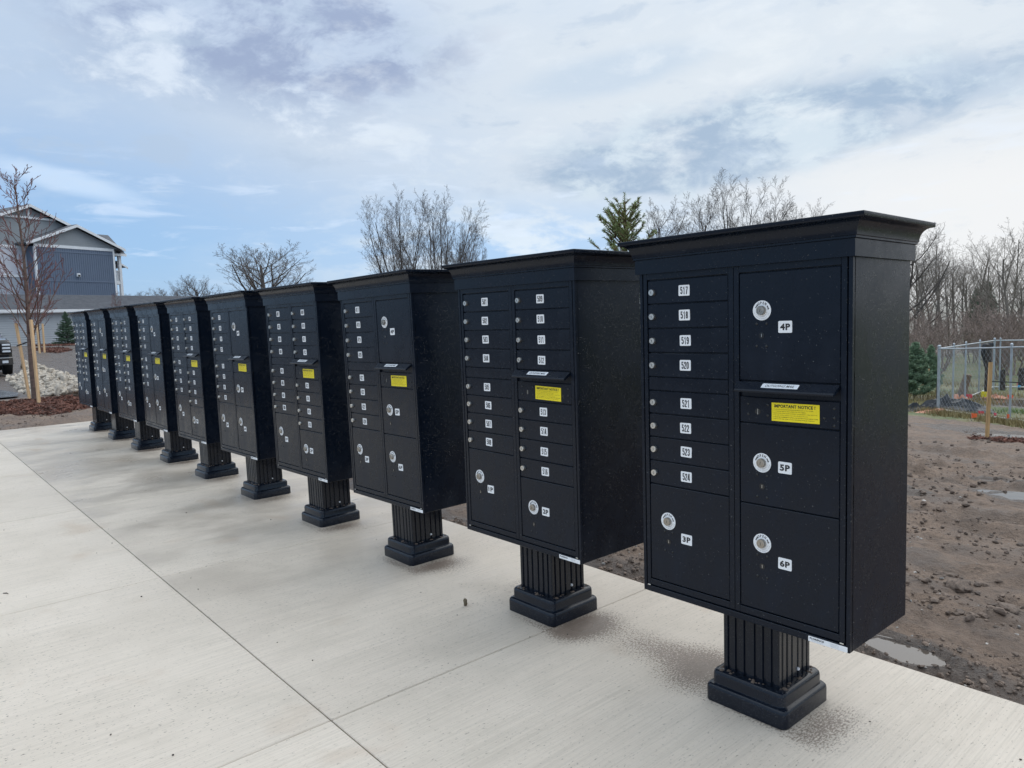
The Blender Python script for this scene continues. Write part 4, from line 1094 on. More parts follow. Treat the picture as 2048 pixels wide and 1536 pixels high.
for k in range(26):
    px = rg.uniform(1815, 2110); di = rg.uniform(37, 58)
    sc = rg.uniform(0.6, 1.2)
    tree_at('brush', P_SHRUB, px, di, rg.uniform(0, 6.28), (sc * 1.3, sc * 1.3, sc), 'twiggy brown brush at the foot of the wood', 'brush along the wood edge', 'bush')

# ------------------------------------------------------------------ evergreens
def conifer(seed, h, rb, whorls, per, nl, nw, dens, mneedle, mbark, lean=0.25, z0=0.06, sub=0.55, power=0.85, side=3, leader=0.25):
    rg = np.random.default_rng(seed)
    shoots = []                                       # (start, end, level)
    for i in range(whorls):
        z = h * (z0 + (1 - z0 - leader / h) * (i / (whorls - 1)) ** 0.92)
        f = 1 - (z / h)
        L0 = rb * f ** power + 0.05 * h * 0.3
        for j in range(per):
            a = rg.uniform(0, 6.28); L = L0 * rg.uniform(0.72, 1.12)
            el_ = lean + 0.75 * (1 - f) ** 2 + rg.normal(0, 0.08)
            p0 = np.array([0, 0, z + rg.uniform(-0.02, 0.02) * h]); d = np.array([math.cos(a) * math.cos(el_), math.sin(a) * math.cos(el_), math.sin(el_)])
            p1 = p0 + d * L
            shoots.append((p0, p1, 0.35))
            ns = max(1, int(side * (0.5 + 1.5 * f)))
            lat = np.array([-math.sin(a), math.cos(a), 0])
            for k in range(ns):
                for sg in (-1, 1):
                    t = rg.uniform(0.25, 0.95); q = p0 + d * L * t
                    ls = L * (1 - t * 0.65) * sub * rg.uniform(0.6, 1.1)
                    dd = d * 0.75 + lat * sg * rg.uniform(0.4, 0.8) + np.array([0, 0, rg.uniform(-0.05, 0.25)]); dd /= np.linalg.norm(dd)
                    shoots.append((q, q + dd * ls, 0.0))
    top = np.array([0, 0, h])
    shoots.append((np.array([0, 0, h - leader * 1.4]), top, 0.0))
    A = np.array([s_[0] for s_ in shoots]); B = np.array([s_[1] for s_ in shoots]); st = np.array([s_[2] for s_ in shoots])
    Ls = np.linalg.norm(B - A, axis=1)
    cnt = np.maximum(3, (Ls * (1 - st) * dens).astype(int))
    idx = np.repeat(np.arange(len(A)), cnt)
    t = rg.uniform(0, 1, len(idx)) * (1 - st[idx]) + st[idx]
    Dn = (B - A) / Ls[:, None]
    base_ = A[idx] + (B - A)[idx] * t[:, None]
    rnd = rg.normal(size=(len(idx), 3)); dn = Dn[idx]
    perp = rnd - dn * (rnd * dn).sum(1)[:, None]; perp /= np.linalg.norm(perp, axis=1)[:, None]
    nd = perp * 0.80 + dn * 0.62; nd /= np.linalg.norm(nd, axis=1)[:, None]
    ln = nl * rg.uniform(0.7, 1.2, len(idx))
    w = np.cross(nd, rg.normal(size=(len(idx), 3))); w /= np.linalg.norm(w, axis=1)[:, None]
    v = np.stack([base_ - w * nw / 2, base_ + w * nw / 2, base_ + nd * ln[:, None] + w * nw * 0.25, base_ + nd * ln[:, None] - w * nw * 0.25], 1).reshape(-1, 3)
    f = np.arange(len(v)).reshape(-1, 4)
    crown = np_mesh('foliage', v, f, mneedle)
    brs = [([np.zeros(3), np.array([0, 0, h * 0.5]), np.array([0, 0, h * 0.97])], [h * 0.018, h * 0.012, 0.006 * h ** 0.3], 0)]
    br2 = [([s_[0], (s_[0] + s_[1]) / 2, s_[1]], [0.004 * h ** 0.5 + 0.002, 0.003 * h ** 0.5, 0.0015], 2) for s_ in shoots]
    return tubes_mesh('trunk', brs + br2, mbark), crown
def make_needles(name, a, b):
    m, q, bs = mat(name, a, 0.6)
    P_ = q.node('ShaderNodeTexCoord').outputs['Object']
    n = q.noise(P_, 5.0, 4, 0.65)
    q.put(bs.inputs['Base Color'], q.mix(q.step(n, 0.35, 0.68), a, b))
    return m
M_SPR = make_needles('spruce_needles', (0.165, 0.225, 0.080), (0.360, 0.430, 0.165))
M_PIN = make_needles('pine_needles', (0.140, 0.225, 0.135), (0.280, 0.370, 0.225))
M_FIR = make_needles('fir_needles', (0.060, 0.115, 0.068), (0.130, 0.200, 0.120))
M_SHOOT = vary('shoot_bark', (0.14, 0.085, 0.045), 0.8, 0.3, 20)
def put_conifer(name, pr, loc, rz, sc, label, group=None):
    e = empty(name, loc, rz); e.scale = (sc, sc, sc) if not hasattr(sc, '__len__') else sc
    link('trunk', pr[0], e); link('foliage', pr[1], e); tag(e, label, 'tree', group)
P_SPR = conifer(4, 3.45, 1.22, 24, 8, 0.024, 0.0048, 420, M_SPR, M_SHOOT, lean=0.50, side=3, sub=0.45, leader=0.34, power=0.72)
x, y = spot(1253, 9.0)
put_conifer('spruce_tree', P_SPR, (x, y, 2.83 - 3.45 - 0.02), 0.4, (1.35, 1.35, 1), 'yellow green spruce with upright shoots between the two nearest mailboxes')
P_PINE = conifer(6, 2.2, 0.78, 22, 9, 0.085, 0.010, 210, M_PIN, M_BARK, lean=0.55, side=3, sub=0.5, power=0.6, leader=0.12)
x, y = spot(1832, 27.5); put_conifer('pine_tree', P_PINE, (x, y, hb(x, y)), 0.3, (0.95, 0.95, 0.82), 'larger bushy green pine beside the nearest mailbox, left of the fence', 'young pines by the fence')
x, y = spot(1864, 30.5); put_conifer('pine_tree', P_PINE, (x, y, hb(x, y)), 2.1, (0.62, 0.62, 0.74), 'smaller dark green pine directly left of the fence corner', 'young pines by the fence')
P_FIR = conifer(7, 2.0, 0.78, 22, 9, 0.060, 0.010, 180, M_FIR, M_BARK, lean=0.18, side=3, sub=0.5, power=0.9, leader=0.10)
x, y = spot(129, 57.5); put_conifer('fir_tree', P_FIR, (x, y, gh(x, y) - 0.05), 0.0, (1.12, 1.12, 1.12), 'small conical evergreen standing in front of the grey garage wall')
P_DARK = conifer(12, 9.0, 2.2, 26, 8, 0.30, 0.06, 26, M_FIR, M_BARK, lean=0.12, side=3, sub=0.5, leader=0.5)
for k, (px, di, sc, lb) in enumerate(((1952, 84, 0.56, 'dark evergreen rising among the bare trees behind the fence corner'), (1974, 92, 0.64, 'taller dark evergreen further back in the wood'))):
    x, y = spot(px, di); put_conifer('dark_evergreen', P_DARK, (x, y, hb(x, y) - 0.3), k * 1.1, sc, lb, 'dark evergreens in the wood')

# ------------------------------------------------------------------ sapling with stakes, mulch, stones, truck
SAP = dict(levels=3, n=[32, 7, 3], seg=[12, 6, 4, 3], wig=[0.025, 0.06, 0.09, 0.12], up=[0.02, 0.085, 0.05, 0.03], ang=[43, 28, 30], ratio=[0.42, 0.36, 0.42], start=[0.24, 0.22, 0.2], taper=[0.80, 0.4, 0.3], rr=[0.40, 0.5, 0.6], tip=0.12, rmin=0.0048,
           roots=[((0, 0, 0), (0.0, -0.012, 1), 4.45, 0.060)])
def sapling(seed, P, name, loc, rz, sc, label):
    brs = branch_tree(np.random.default_rng(seed), P)
    e = empty(name, loc, rz); e.scale = (sc,) * 3; tag(e, label, 'tree')
    link('trunk', tubes_mesh('trunk', [b_ for b_ in brs if b_[2] == 0], M_SAPB), e)
    link('crown', tubes_mesh('crown', [b_ for b_ in brs if b_[2] > 0], [M_SAPB, M_SAPT], lambda lv: 0 if lv == 1 else 1), e)
    return e
TX, TY = -16.35, 0.19
sapling(31, SAP, 'young_tree', (TX, TY, gh(TX, TY) - 0.03), 0.5, 1.0, 'staked leafless young tree with reddish twigs at the left edge')
M_WOOD = vary('stake_wood', (0.74, 0.49, 0.27), 0.7, 0.22, 3, 0.3, bscale=20, stretch=(8, 8, 0.6))
M_WOOD2 = vary('stake_wood_dull', (0.55, 0.34, 0.15), 0.75, 0.3, 3, 0.3, bscale=20, stretch=(8, 8, 0.6))
def stake(x, y, h, lean, label, w=0.042, m=None, zoff=0.0):
    mb = MB(); b = w / 2
    rs = [[(-b, -b, -0.1), (b, -b, -0.1), (b, b, -0.1), (-b, b, -0.1)], [(-b, -b, h * 0.5), (b, -b, h * 0.5), (b, b, h * 0.5), (-b, b, h * 0.5)], [(-b, -b, h), (b, -b, h), (b, b, h - 0.006), (-b, b, h - 0.01)]]
    mb.rings(rs)
    o = link('wooden_stake', mb.mesh('wooden_stake', m or M_WOOD), loc=(x, y, gh(x, y) + zoff)); o.rotation_euler = (lean[0], lean[1], 0.5)
    tag(o, label, 'stake'); return o
stake(-16.75, 0.15, 1.58, (R(5.0), 0), 'leaning pale wooden stake left of the young tree trunk')
stake(-15.2, 0.09, 1.60, (R(0.3), R(0)), 'upright pale wooden stake right of the young tree trunk', 0.044)
M_STRAP = mat('black_strap', (0.02, 0.02, 0.022), 0.6)[0]
mb = MB(); mb.tube([(-16.75, 0.02, 1.13), (-16.42, 0.13, 1.19), (-16.35, 0.22, 1.20), (-15.8, 0.17, 1.19), (-15.2, 0.09, 1.17)], 0.012, 6)
o = link('tie_strap', mb.mesh('tie_strap', M_STRAP)); tag(o, 'thin black strap tying the young tree to its two stakes', 'strap')
# mulch chips
M_CHIP = vary('mulch_chip', (0.130, 0.052, 0.034), 0.85, 0.55, 7)
def chips(name, cx, cy, rx_, ry_, n, seed, label, L=0.07):
    rg = np.random.default_rng(seed)
    a = rg.uniform(0, 6.28, n); r = np.sqrt(rg.uniform(0, 1, n)) * (1 + 0.12 * np.sin(3 * a + seed))
    x = cx + rx_ * r * np.cos(a); y = cy + ry_ * r * np.sin(a); z = ground_h(x, y) + rg.uniform(-0.005, 0.035, n)
    th = rg.uniform(0, 6.28, n); l = L * rg.uniform(0.5, 1.5, n); w = 0.014 * rg.uniform(0.6, 1.6, n) * L / 0.07; tl = rg.normal(0, 0.35, n)
    ux = np.stack([np.cos(th) * np.cos(tl), np.sin(th) * np.cos(tl), np.sin(tl)], 1) * (l / 2)[:, None]
    uy = np.stack([-np.sin(th), np.cos(th), rg.normal(0, 0.4, n)], 1) * (w / 2)[:, None]
    up = np.array([0, 0, 1]) * (0.006 * L / 0.07)
    c0 = np.stack([x, y, z], 1)
    v = np.stack([c0 - ux - uy, c0 + ux - uy, c0 + ux + uy, c0 - ux + uy, c0 - ux * .9 - uy + up, c0 + ux * .9 - uy + up, c0 + ux * .9 + uy + up, c0 - ux * .9 + uy + up], 1).reshape(-1, 3)
    f = np.array([(4, 5, 6, 7), (0, 1, 5, 4), (1, 2, 6, 5), (2, 3, 7, 6), (3, 0, 4, 7)])
    F = (np.arange(n)[:, None, None] * 8 + f[None]).reshape(-1, 4)
    o = link(name, np_mesh(name, v, F, M_CHIP)); tag(o, label, 'mulch', kind='stuff')
chips('mulch', -15.2, -0.05, 1.6, 1.5, 7000, 1, 'red brown bark mulch round the young tree')
chips('mulch', -2.3, 12.45, 1.3, 0.5, 3000, 2, 'red brown bark mulch round the lone stake on the right')
chips('mulch', -47.5, 5.4, 3.0, 0.8, 1500, 3, 'red brown mulch patch on the dirt before the garage', 0.16)
chips('mulch', -55.6, 7.6, 3.2, 1.9, 1800, 6, 'red brown mulch round the small evergreen', 0.18)
# pale rip-rap stones
heap = empty('stone_bed', (-22, 1.2, 0)); tag(heap, 'heap of pale broken rip-rap stones behind the young tree', 'stones')
protos = []
for k in range(7):
    v, f = rock_mesh('stone', 80 + k, M_STONE, 0.5, 2); protos.append(np_mesh('stone', v, f, M_STONE))
poly = [(-26.4, 0.85), (-27.2, 1.50), (-36.5, 2.55), (-31.0, 2.55), (-26.5, 2.30), (-21.0, 1.95), (-17.2, 1.55), (-16.6, 0.95), (-17.4, 0.50), (-20.0, 0.42), (-26.0, 0.80)]
def inpoly(x, y):
    c_ = False; n = len(poly)
    for i in range(n):
        (x1, y1), (x2, y2) = poly[i], poly[(i + 1) % n]
        if (y1 > y) != (y2 > y) and x < (x2 - x1) * (y - y1) / (y2 - y1) + x1: c_ = not c_
    return c_
rg = random.Random(77); cnt = 0
while cnt < 300:
    t = rg.random() ** 1.2; x = -16.5 - 19.5 * t; y = rg.uniform(0.3, 2.7)
    if not inpoly(x, y): continue
    sz = rg.uniform(0.12, 0.23) * (1.0 + 0.25 * t)
    mid = 1.25 + 0.045 * (-x - 17)
    bulge = 0.22 * max(0.0, 1 - ((y - mid) / 0.75) ** 2)
    o = link('stone', protos[rg.randrange(7)], heap, (x + 22, y - 1.2, gh(x, y) + bulge * rg.uniform(0.6, 1.1) + sz * 0.12), (rg.uniform(0, 6.28), rg.uniform(0, 6.28), rg.uniform(0, 6.28)))
    o.scale = (sz * rg.uniform(1.0, 1.5), sz * rg.uniform(0.8, 1.1), sz * rg.uniform(0.6, 0.9)); cnt += 1
pts = []; sizes = []; rgn = np.random.default_rng(9)
while len(pts) < 1700:
    t = rgn.random() ** 1.2; x = -16.5 - 19.5 * t; y = rgn.uniform(0.3, 2.7)
    if not inpoly(x, y): continue
    mid = 1.25 + 0.045 * (-x - 17); bulge = 0.20 * max(0.0, 1 - ((y - mid) / 0.75) ** 2)
    pts.append((x, y, gh(x, y) + bulge * 0.8)); sizes.append(rgn.uniform(0.08, 0.19))
o = link('small_stones', scatter_rocks('small_stones', pts, sizes, 71, M_STONE, 0.8), heap, (22, -1.2, 0)); o['kind'] = 'stuff'

# second and third saplings towards the garage
x, y = spot(73, 47); sapling(33, SAP, 'young_tree', (x, y, gh(x, y)), 1.3, 0.86, 'farther staked young tree right behind the nearest young tree')
stake(*spot(71, 46.2), 1.55, (R(1), 0), 'left stake of the farther young tree', 0.07); stake(*spot(81, 46.6), 1.55, (R(-1), 0), 'right stake of the farther young tree', 0.07)
x, y = spot(234, 52); sapling(36, SAP, 'young_tree', (x, y, gh(x, y)), 2.3, 0.70, 'young tree whose red twigs show above the third farthest mailbox')

# truck
def truck():
    x, y = -27.6, 0.20
    e = empty('pickup_truck', (x, y, 0.012), R(88)); tag(e, 'black pickup truck front with red badge in its grille, cut by the left edge', 'truck')
    # local: x right of driver.. truck faces -y; width 2.04 along x
    m, q, b = mat('truck_paint', (0.012, 0.013, 0.016), 0.18); b.inputs['Coat Weight'].default_value = 0.6
    chrome = mat('truck_chrome', (0.55, 0.56, 0.58), 0.18, 1.0)[0]; dark = mat('truck_plastic', (0.015, 0.015, 0.016), 0.55)[0]
    glass = mat('truck_glass', (0.02, 0.024, 0.028), 0.05)[0]; lamp = mat('truck_lamp', (0.75, 0.77, 0.80), 0.12)[0]; red = mat('truck_badge', (0.55, 0.01, 0.012), 0.3)[0]
    tyre = mat('truck_tyre', (0.018, 0.018, 0.018), 0.85)[0]
    def sec(yy, w, z0, z1, r=0.12):
        return [(-w, yy, z0), (w, yy, z0), (w + 0.02, yy, (z0 + z1) / 2), (w - r * 0.25, yy, z1 - r), (w - r, yy, z1), (-w + r, yy, z1), (-w + r * 0.25, yy, z1 - r), (-w - 0.02, yy, (z0 + z1) / 2)]
    mb = MB()
    mb.rings([sec(-0.02, 0.90, 0.62, 1.08), sec(0.05, 0.98, 0.50, 1.16), sec(0.5, 1.01, 0.42, 1.22), sec(1.45, 1.01, 0.40, 1.27), sec(1.55, 1.01, 0.40, 1.26), sec(3.7, 1.01, 0.40, 1.25), sec(3.78, 1.01, 0.45, 1.36), sec(5.75, 1.0, 0.5, 1.36), sec(5.8, 0.97, 0.55, 1.3)])
    bd = link('body', mb.mesh('body', m, 35), e)
    mb = MB(); mb.rings([sec(1.35, 0.86, 1.20, 1.27, 0.05), sec(2.05, 0.80, 1.2, 1.84, 0.12), sec(3.3, 0.80, 1.2, 1.86, 0.12), sec(3.72, 0.84, 1.2, 1.30, 0.05)])
    cb = link('cab', mb.mesh('cab', m, 35), e)
    mb = MB(); mb.face([(-0.74, 1.46, 1.38), (0.74, 1.46, 1.38), (0.68, 1.96, 1.79), (-0.68, 1.96, 1.79)]); link('windscreen', mb.mesh('windscreen', glass), e)
    mb = MB(); mb.box((-0.64, -0.075, 0.66), (0.64, 0.0, 1.10), 0.03); gr = link('grille', mb.mesh('grille', dark), e)
    for k in range(4):
        mb = MB(); mb.box((-0.62, -0.10, 0.70 + 0.105 * k), (0.62, -0.078, 0.725 + 0.105 * k), 0.006); link('grille_bar', mb.mesh('grille_bar', chrome), gr)
    mb = MB(); v, f = fit_text('GMC', 0.42, 0.13, 0.05); mb.raw([(a, -0.105, 0.92 + b_) for a, b_ in v], f); link('badge', mb.mesh('badge', red), gr)
    for sg in (-1, 1):
        mb = MB(); mb.box((sg * 0.82 - 0.15, -0.055, 0.72), (sg * 0.82 + 0.15, 0.1, 1.08), 0.03); hl = link('headlight', mb.mesh('headlight', dark), e)
        for k in range(3):
            mb = MB(); mb.box((sg * 0.84 - 0.11, -0.075, 0.76 + 0.105 * k), (sg * 0.84 + 0.11, -0.056, 0.82 + 0.105 * k), 0.012); link('lamp', mb.mesh('lamp', lamp), hl)
        for yy in (0.95, 4.55):
            mb = MB(); n = 22
            prof = [(0.22, -0.02), (0.30, 0.02), (0.38, 0.0), (0.40, 0.05), (0.40, 0.22), (0.37, 0.26)]
            rs = [[(sg * (1.02 - t_), yy + r_ * math.cos(2 * math.pi * j / n), 0.40 + r_ * math.sin(2 * math.pi * j / n)) for j in range(n)] for r_, t_ in prof]
            mb.rings(rs); wh = link('wheel', mb.mesh('wheel', tyre, 40), e)
            mb = MB(); rs = [[(sg * (1.02 - t_), yy + r_ * math.cos(2 * math.pi * j / n), 0.40 + r_ * math.sin(2 * math.pi * j / n)) for j in range(n)] for r_, t_ in ((0.24, 0.02), (0.22, -0.025), (0.10, 0.01))]
            mb.rings(rs); link('rim', mb.mesh('rim', chrome, 40), wh)
    mb = MB(); mb.rings([[(a, b_, z) for a, b_ in ((-1.0, 0.35), (-1.0, 0.0), (-0.88, -0.14), (0.88, -0.14), (1.0, 0.0), (1.0, 0.35))] for z in (0.36, 0.62)]); bp_ = link('bumper', mb.mesh('bumper', m), e)
    mb = MB(); mb.rings([[(a, b_, z) for a, b_ in ((-1.005, 0.2), (-1.005, -0.005), (-0.885, -0.147), (0.885, -0.147), (1.005, -0.005), (1.005, 0.2))] for z in (0.575, 0.605)]); link('bumper_strip', mb.mesh('bumper_strip', chrome), bp_)
    mb = MB(); mb.box((0.70, -0.150, 0.42), (0.86, -0.139, 0.50), 0.003); link('fog_lamp', mb.mesh('fog_lamp', lamp), bp_)
truck()

# ------------------------------------------------------------------ buildings
def lap(name, base, rows=0.16, bscale=0.35):
    m, q, b = mat(name, base, 0.6)
    co = q.node('ShaderNodeTexCoord').outputs['Object']; n = q.noise(co, 1.3, 4)
    q.put(b.inputs['Base Color'], q.mix(n, tuple(v * 0.9 for v in base), tuple(v * 1.08 for v in base)))
    return m
M_LAPG = lap('garage_siding', (0.47, 0.50, 0.525)); M_LAPL = lap('pale_siding', (0.68, 0.67, 0.71)); M_LAPM = lap('mid_grey_siding', (0.44, 0.465, 0.515)); M_SHAKE = lap('shake_siding', (0.315, 0.335, 0.350))
M_BB = lap('slate_board_siding', (0.150, 0.190, 0.260)); M_TRIM = vary('white_trim', (0.86, 0.865, 0.87), 0.5, 0.04, 2)
def make_shingle():
    m, q, b = mat('roof_shingle', (0.10, 0.105, 0.115), 0.85)
    co = q.node('ShaderNodeTexCoord').outputs['Object']
    br_ = q.node('ShaderNodeTexBrick'); q.put(br_.inputs['Vector'], q.vm('MULTIPLY', co, (1, 1, 1)))
    n = q.noise(co, 2.5, 5, 0.65); n2 = q.noise(q.vm('MULTIPLY', co, (3.5, 9, 9)), 1.0, 2, 0.5)
    c0 = q.mix(q.step(n, 0.3, 0.7), (0.085, 0.090, 0.104), (0.135, 0.140, 0.155)); c0 = q.mix(q.m('MULTIPLY', q.step(n2, 0.45, 0.6), 0.4), c0, (0.06, 0.062, 0.07))
    q.put(b.inputs['Base Color'], c0); return m
M_ROOF = make_shingle()
def clap_wall(mb, poly_fn, z0, z1, y, course=0.15, lapd=0.018):
    """overlapping boards: poly_fn(z) -> (x0, x1)"""
    z = z0
    while z < z1 - 1e-6:
        zt = min(z + course, z1); a0, a1 = poly_fn(z); b0, b1 = poly_fn(zt)
        mb.face([(a0, y - lapd, z), (a1, y - lapd, z), (b1, y, zt), (b0, y, zt)])
        mb.face([(a0, y, z), (a1, y, z), (a1, y - lapd, z), (a0, y - lapd, z)])
        z = zt
def bar(mb, p, q, w, y0, y1):
    """flat board from p to q in the wall plane (x, z), width w downwards"""
    mb.rings([[(p[0], y0, p[1]), (p[0], y1, p[1]), (p[0], y1, p[1] - w), (p[0], y0, p[1] - w)], [(q[0], y0, q[1]), (q[0], y1, q[1]), (q[0], y1, q[1] - w), (q[0], y0, q[1] - w)]])
BA = R(90 + 22)
apt = empty('apartment_building', (-73.79, 11.62, 0.0), BA); tag(apt, 'grey three storey apartment building with white gable trim at the left', 'building')
def part(name, mb, m, parent, smooth=None):
    return link(name, mb.mesh(name, m, smooth), parent)
# projecting bay
mb = MB(); mb.box((-3.15, 0.0, 0.2), (3.95, 3.5, 8.62)); bay = part('bay_wall', mb, M_BB, apt)
mb = MB()
for k in range(36):
    x = -2.95 + k * 0.2; mb.box((x - 0.022, -0.03, 3.2), (x + 0.022, 0.002, 8.55))
o = part('battens', mb, M_BB, bay); o['kind'] = 'stuff'
mb = MB(); mb.box((-3.15, -0.045, 5.68), (3.95, -0.002, 5.80)); mb.box((-3.15, -0.045, 8.20), (3.95, -0.002, 8.32)); part('belt_board', mb, M_BB, bay)
mb = MB(); mb.box((-3.22, -0.06, 8.55), (4.02, -0.003, 8.80), 0.01); part('frieze_board', mb, M_TRIM, bay)
for x in (-3.22, 3.85):
    mb = MB(); mb.box((x, -0.07, 0.2), (x + 0.17, 0.12, 8.56)); part('corner_board', mb, M_TRIM, bay)
mb = MB(); mb.box((0.25, -0.20, 6.12), (0.55, -0.035, 6.42), 0.02); wl_ = part('wall_light', mb, M_TRIM, bay)
mb = MB(); mb.box((0.31, -0.23, 6.15), (0.49, -0.201, 6.30)); link('lens', mb.mesh('lens', M_SLOT), wl_)
AP = (0.42, 10.55); SLP = (AP[1] - 8.78) / (AP[0] + 3.85)
mb = MB(); clap_wall(mb, lambda z: (AP[0] - (AP[1] - 0.1 - z) / SLP, AP[0] + (AP[1] - 0.1 - z) / SLP), 8.80, AP[1] - 0.11, -0.01, 0.17, 0.02); part('gable_siding', mb, M_SHAKE, bay)
rf = MB()
for sg in (-1, 1):
    ex = AP[0] + sg * 4.45; ez = AP[1] - 4.45 * SLP
    rf.raw([(AP[0], -0.45, AP[1] + 0.14), (ex, -0.45, ez + 0.14), (ex, 4.5, ez + 0.14), (AP[0], 4.5, AP[1] + 0.14), (AP[0], -0.45, AP[1] + 0.02), (ex, -0.45, ez + 0.02), (ex, 4.5, ez + 0.02), (AP[0], 4.5, AP[1] + 0.02)],
           [(0, 1, 2, 3), (7, 6, 5, 4), (0, 4, 5, 1), (1, 5, 6, 2), (2, 6, 7, 3)])
brf = part('bay_roof', rf, M_ROOF, apt)
mb = MB()
for sg in (-1, 1):
    bar(mb, (AP[0], AP[1] + 0.12), (AP[0] + sg * 4.47, AP[1] - 4.47 * SLP + 0.12), 0.24, -0.50, -0.455)
link('rake_board', mb.mesh('rake_board', M_TRIM), brf)
mb = MB(); mb.tube([(2.35, 1.2, 9.6), (2.35, 1.2, 10.35)], 0.05, 8); link('vent_pipe', mb.mesh('vent_pipe', M_TRIM), brf)
# main block behind, big gable on the left
GX0, GZ0 = -2.72, 12.05; S2 = 0.415
mb = MB(); mb.box((-11.0, 1.25, 0.2), (4.95, 13.0, 8.45)); main = part('main_wall', mb, M_LAPM, apt)
mb = MB(); clap_wall(mb, lambda z: (-11.0, -3.1), 6.20, 8.42, 1.235, 0.15); part('upper_siding', mb, M_LAPL, main)
mb = MB(); clap_wall(mb, lambda z: (-11.0, -3.1), 3.4, 6.02, 1.235, 0.15); part('lower_siding', mb, M_LAPM, main)
mb = MB(); mb.box((-11.0, 1.16, 6.02), (-3.1, 1.24, 6.20)); mb.box((-11.0, 1.16, 8.42), (-3.1, 1.24, 8.66)); part('belt_board', mb, M_TRIM, main)
mb = MB(); clap_wall(mb, lambda z: (GX0 - (GZ0 - 0.1 - z) / S2, GX0 + (GZ0 - 0.1 - z) / S2), 8.64, GZ0 - 0.12, 1.24, 0.17, 0.02); part('gable_siding', mb, M_SHAKE, main)
mb = MB(); mb.box((GX0 - 2.25, 1.10, 10.98), (GX0 + 2.25, 1.20, 11.16)); mb.box((GX0 - 0.09, 1.10, 11.16), (GX0 + 0.09, 1.20, 11.95)); part('collar_beam', mb, M_TRIM, main)
rf = MB()
for sg in (-1, 1):
    ex = GX0 + sg * 8.3; ez = GZ0 - 8.3 * S2
    rf.raw([(GX0, 0.75, GZ0 + 0.14), (ex, 0.75, ez + 0.14), (ex, 13.4, ez + 0.14), (GX0, 13.4, GZ0 + 0.14), (GX0, 0.75, GZ0 + 0.02), (ex, 0.75, ez + 0.02), (ex, 13.4, ez + 0.02), (GX0, 13.4, GZ0 + 0.02)],
           [(0, 1, 2, 3), (7, 6, 5, 4), (0, 4, 5, 1), (1, 5, 6, 2), (2, 6, 7, 3)])
mrf = part('main_roof', rf, M_ROOF, apt)
mb = MB()
for sg in (-1, 1):
    bar(mb, (GX0, GZ0 + 0.12), (GX0 + sg * (4.6 if sg > 0 else 8.3), GZ0 - (4.6 if sg > 0 else 8.3) * S2 + 0.12), 0.24, 0.69, 0.745)
link('rake_board', mb.mesh('rake_board', M_TRIM), mrf)
mb = MB(); mb.tube([(0.15, 2.2, 10.3), (0.15, 2.2, 11.05)], 0.05, 8); link('vent_pipe', mb.mesh('vent_pipe', M_TRIM), mrf)
rf = MB()
A_ = (1.5, 5.0, 10.70); B_ = (7.05, 5.0, 10.70); zz = 8.55
rf.face([(-1, 1.2, zz), (6.05, 1.2, zz), B_, A_]); rf.face([(6.05, 1.2, zz), (6.6, 9.0, zz), B_]); rf.face([(6.6, 9.0, zz), (-1, 9.0, zz), A_, B_]); rf.face([(-1, 1.2, zz - 0.15), (-1, 9, zz - 0.15), (6.6, 9, zz - 0.15), (6.05, 1.2, zz - 0.15)])
rf.face([(-1, 1.2, zz - 0.15), (6.05, 1.2, zz - 0.15), (6.05, 1.2, zz), (-1, 1.2, zz)]); rf.face([(6.05, 1.2, zz - 0.15), (6.6, 9, zz - 0.15), (6.6, 9, zz), (6.05, 1.2, zz)])
hrf = part('hip_roof', rf, M_ROOF, apt)
mb = MB(); mb.box((4.1, 1.12, zz - 0.24), (6.10, 1.19, zz - 0.02)); link('fascia', mb.mesh('fascia', M_TRIM), hrf)
# balcony stack on the right side
for k, (x, y) in enumerate(((5.62, 1.6), (5.62, 4.4))):
    mb = MB(); mb.box((x - 0.13, y - 0.13, 0.3), (x + 0.13, y + 0.13, 8.35), 0.01); part('balcony_post', mb, M_TRIM, apt)
for z in (2.95, 5.65):
    mb = MB(); mb.box((4.96, 1.5, z), (5.74, 4.5, z + 0.30), 0.01); bl_ = part('balcony_deck', mb, M_TRIM, apt)
    mb = MB(); mb.box((5.56, 1.6, z + 1.25), (5.64, 4.4, z + 1.33)); mb.box((4.97, 1.52, z + 1.25), (5.60, 1.59, z + 1.33)); link('rail', mb.mesh('rail', M_TRIM), bl_)
    mb = MB()
    for q_ in range(6):
        mb.box((4.99 + q_ * 0.10, 1.535, z + 0.3), (5.02 + q_ * 0.10, 1.575, z + 1.25))
    for q_ in range(20):
        mb.box((5.585, 1.75 + q_ * 0.13, z + 0.3), (5.615, 1.78 + q_ * 0.13, z + 1.25))
    link('balusters', mb.mesh('balusters', M_TRIM), bl_)['kind'] = 'stuff'
mb = MB(); mb.rings([[(5.76, y, 7.95), (6.80, y, 7.42), (6.80, y, 7.34), (5.76, y, 7.42)] for y in (2.2, 6.0)]); part('porch_roof', mb, M_ROOF, apt)
mb = MB(); mb.rings([[(5.78, y, 7.93), (6.85, y, 7.38), (6.85, y, 7.22), (5.78, y, 7.78)] for y in (2.10, 2.19)]); part('porch_fascia', mb, M_TRIM, apt)
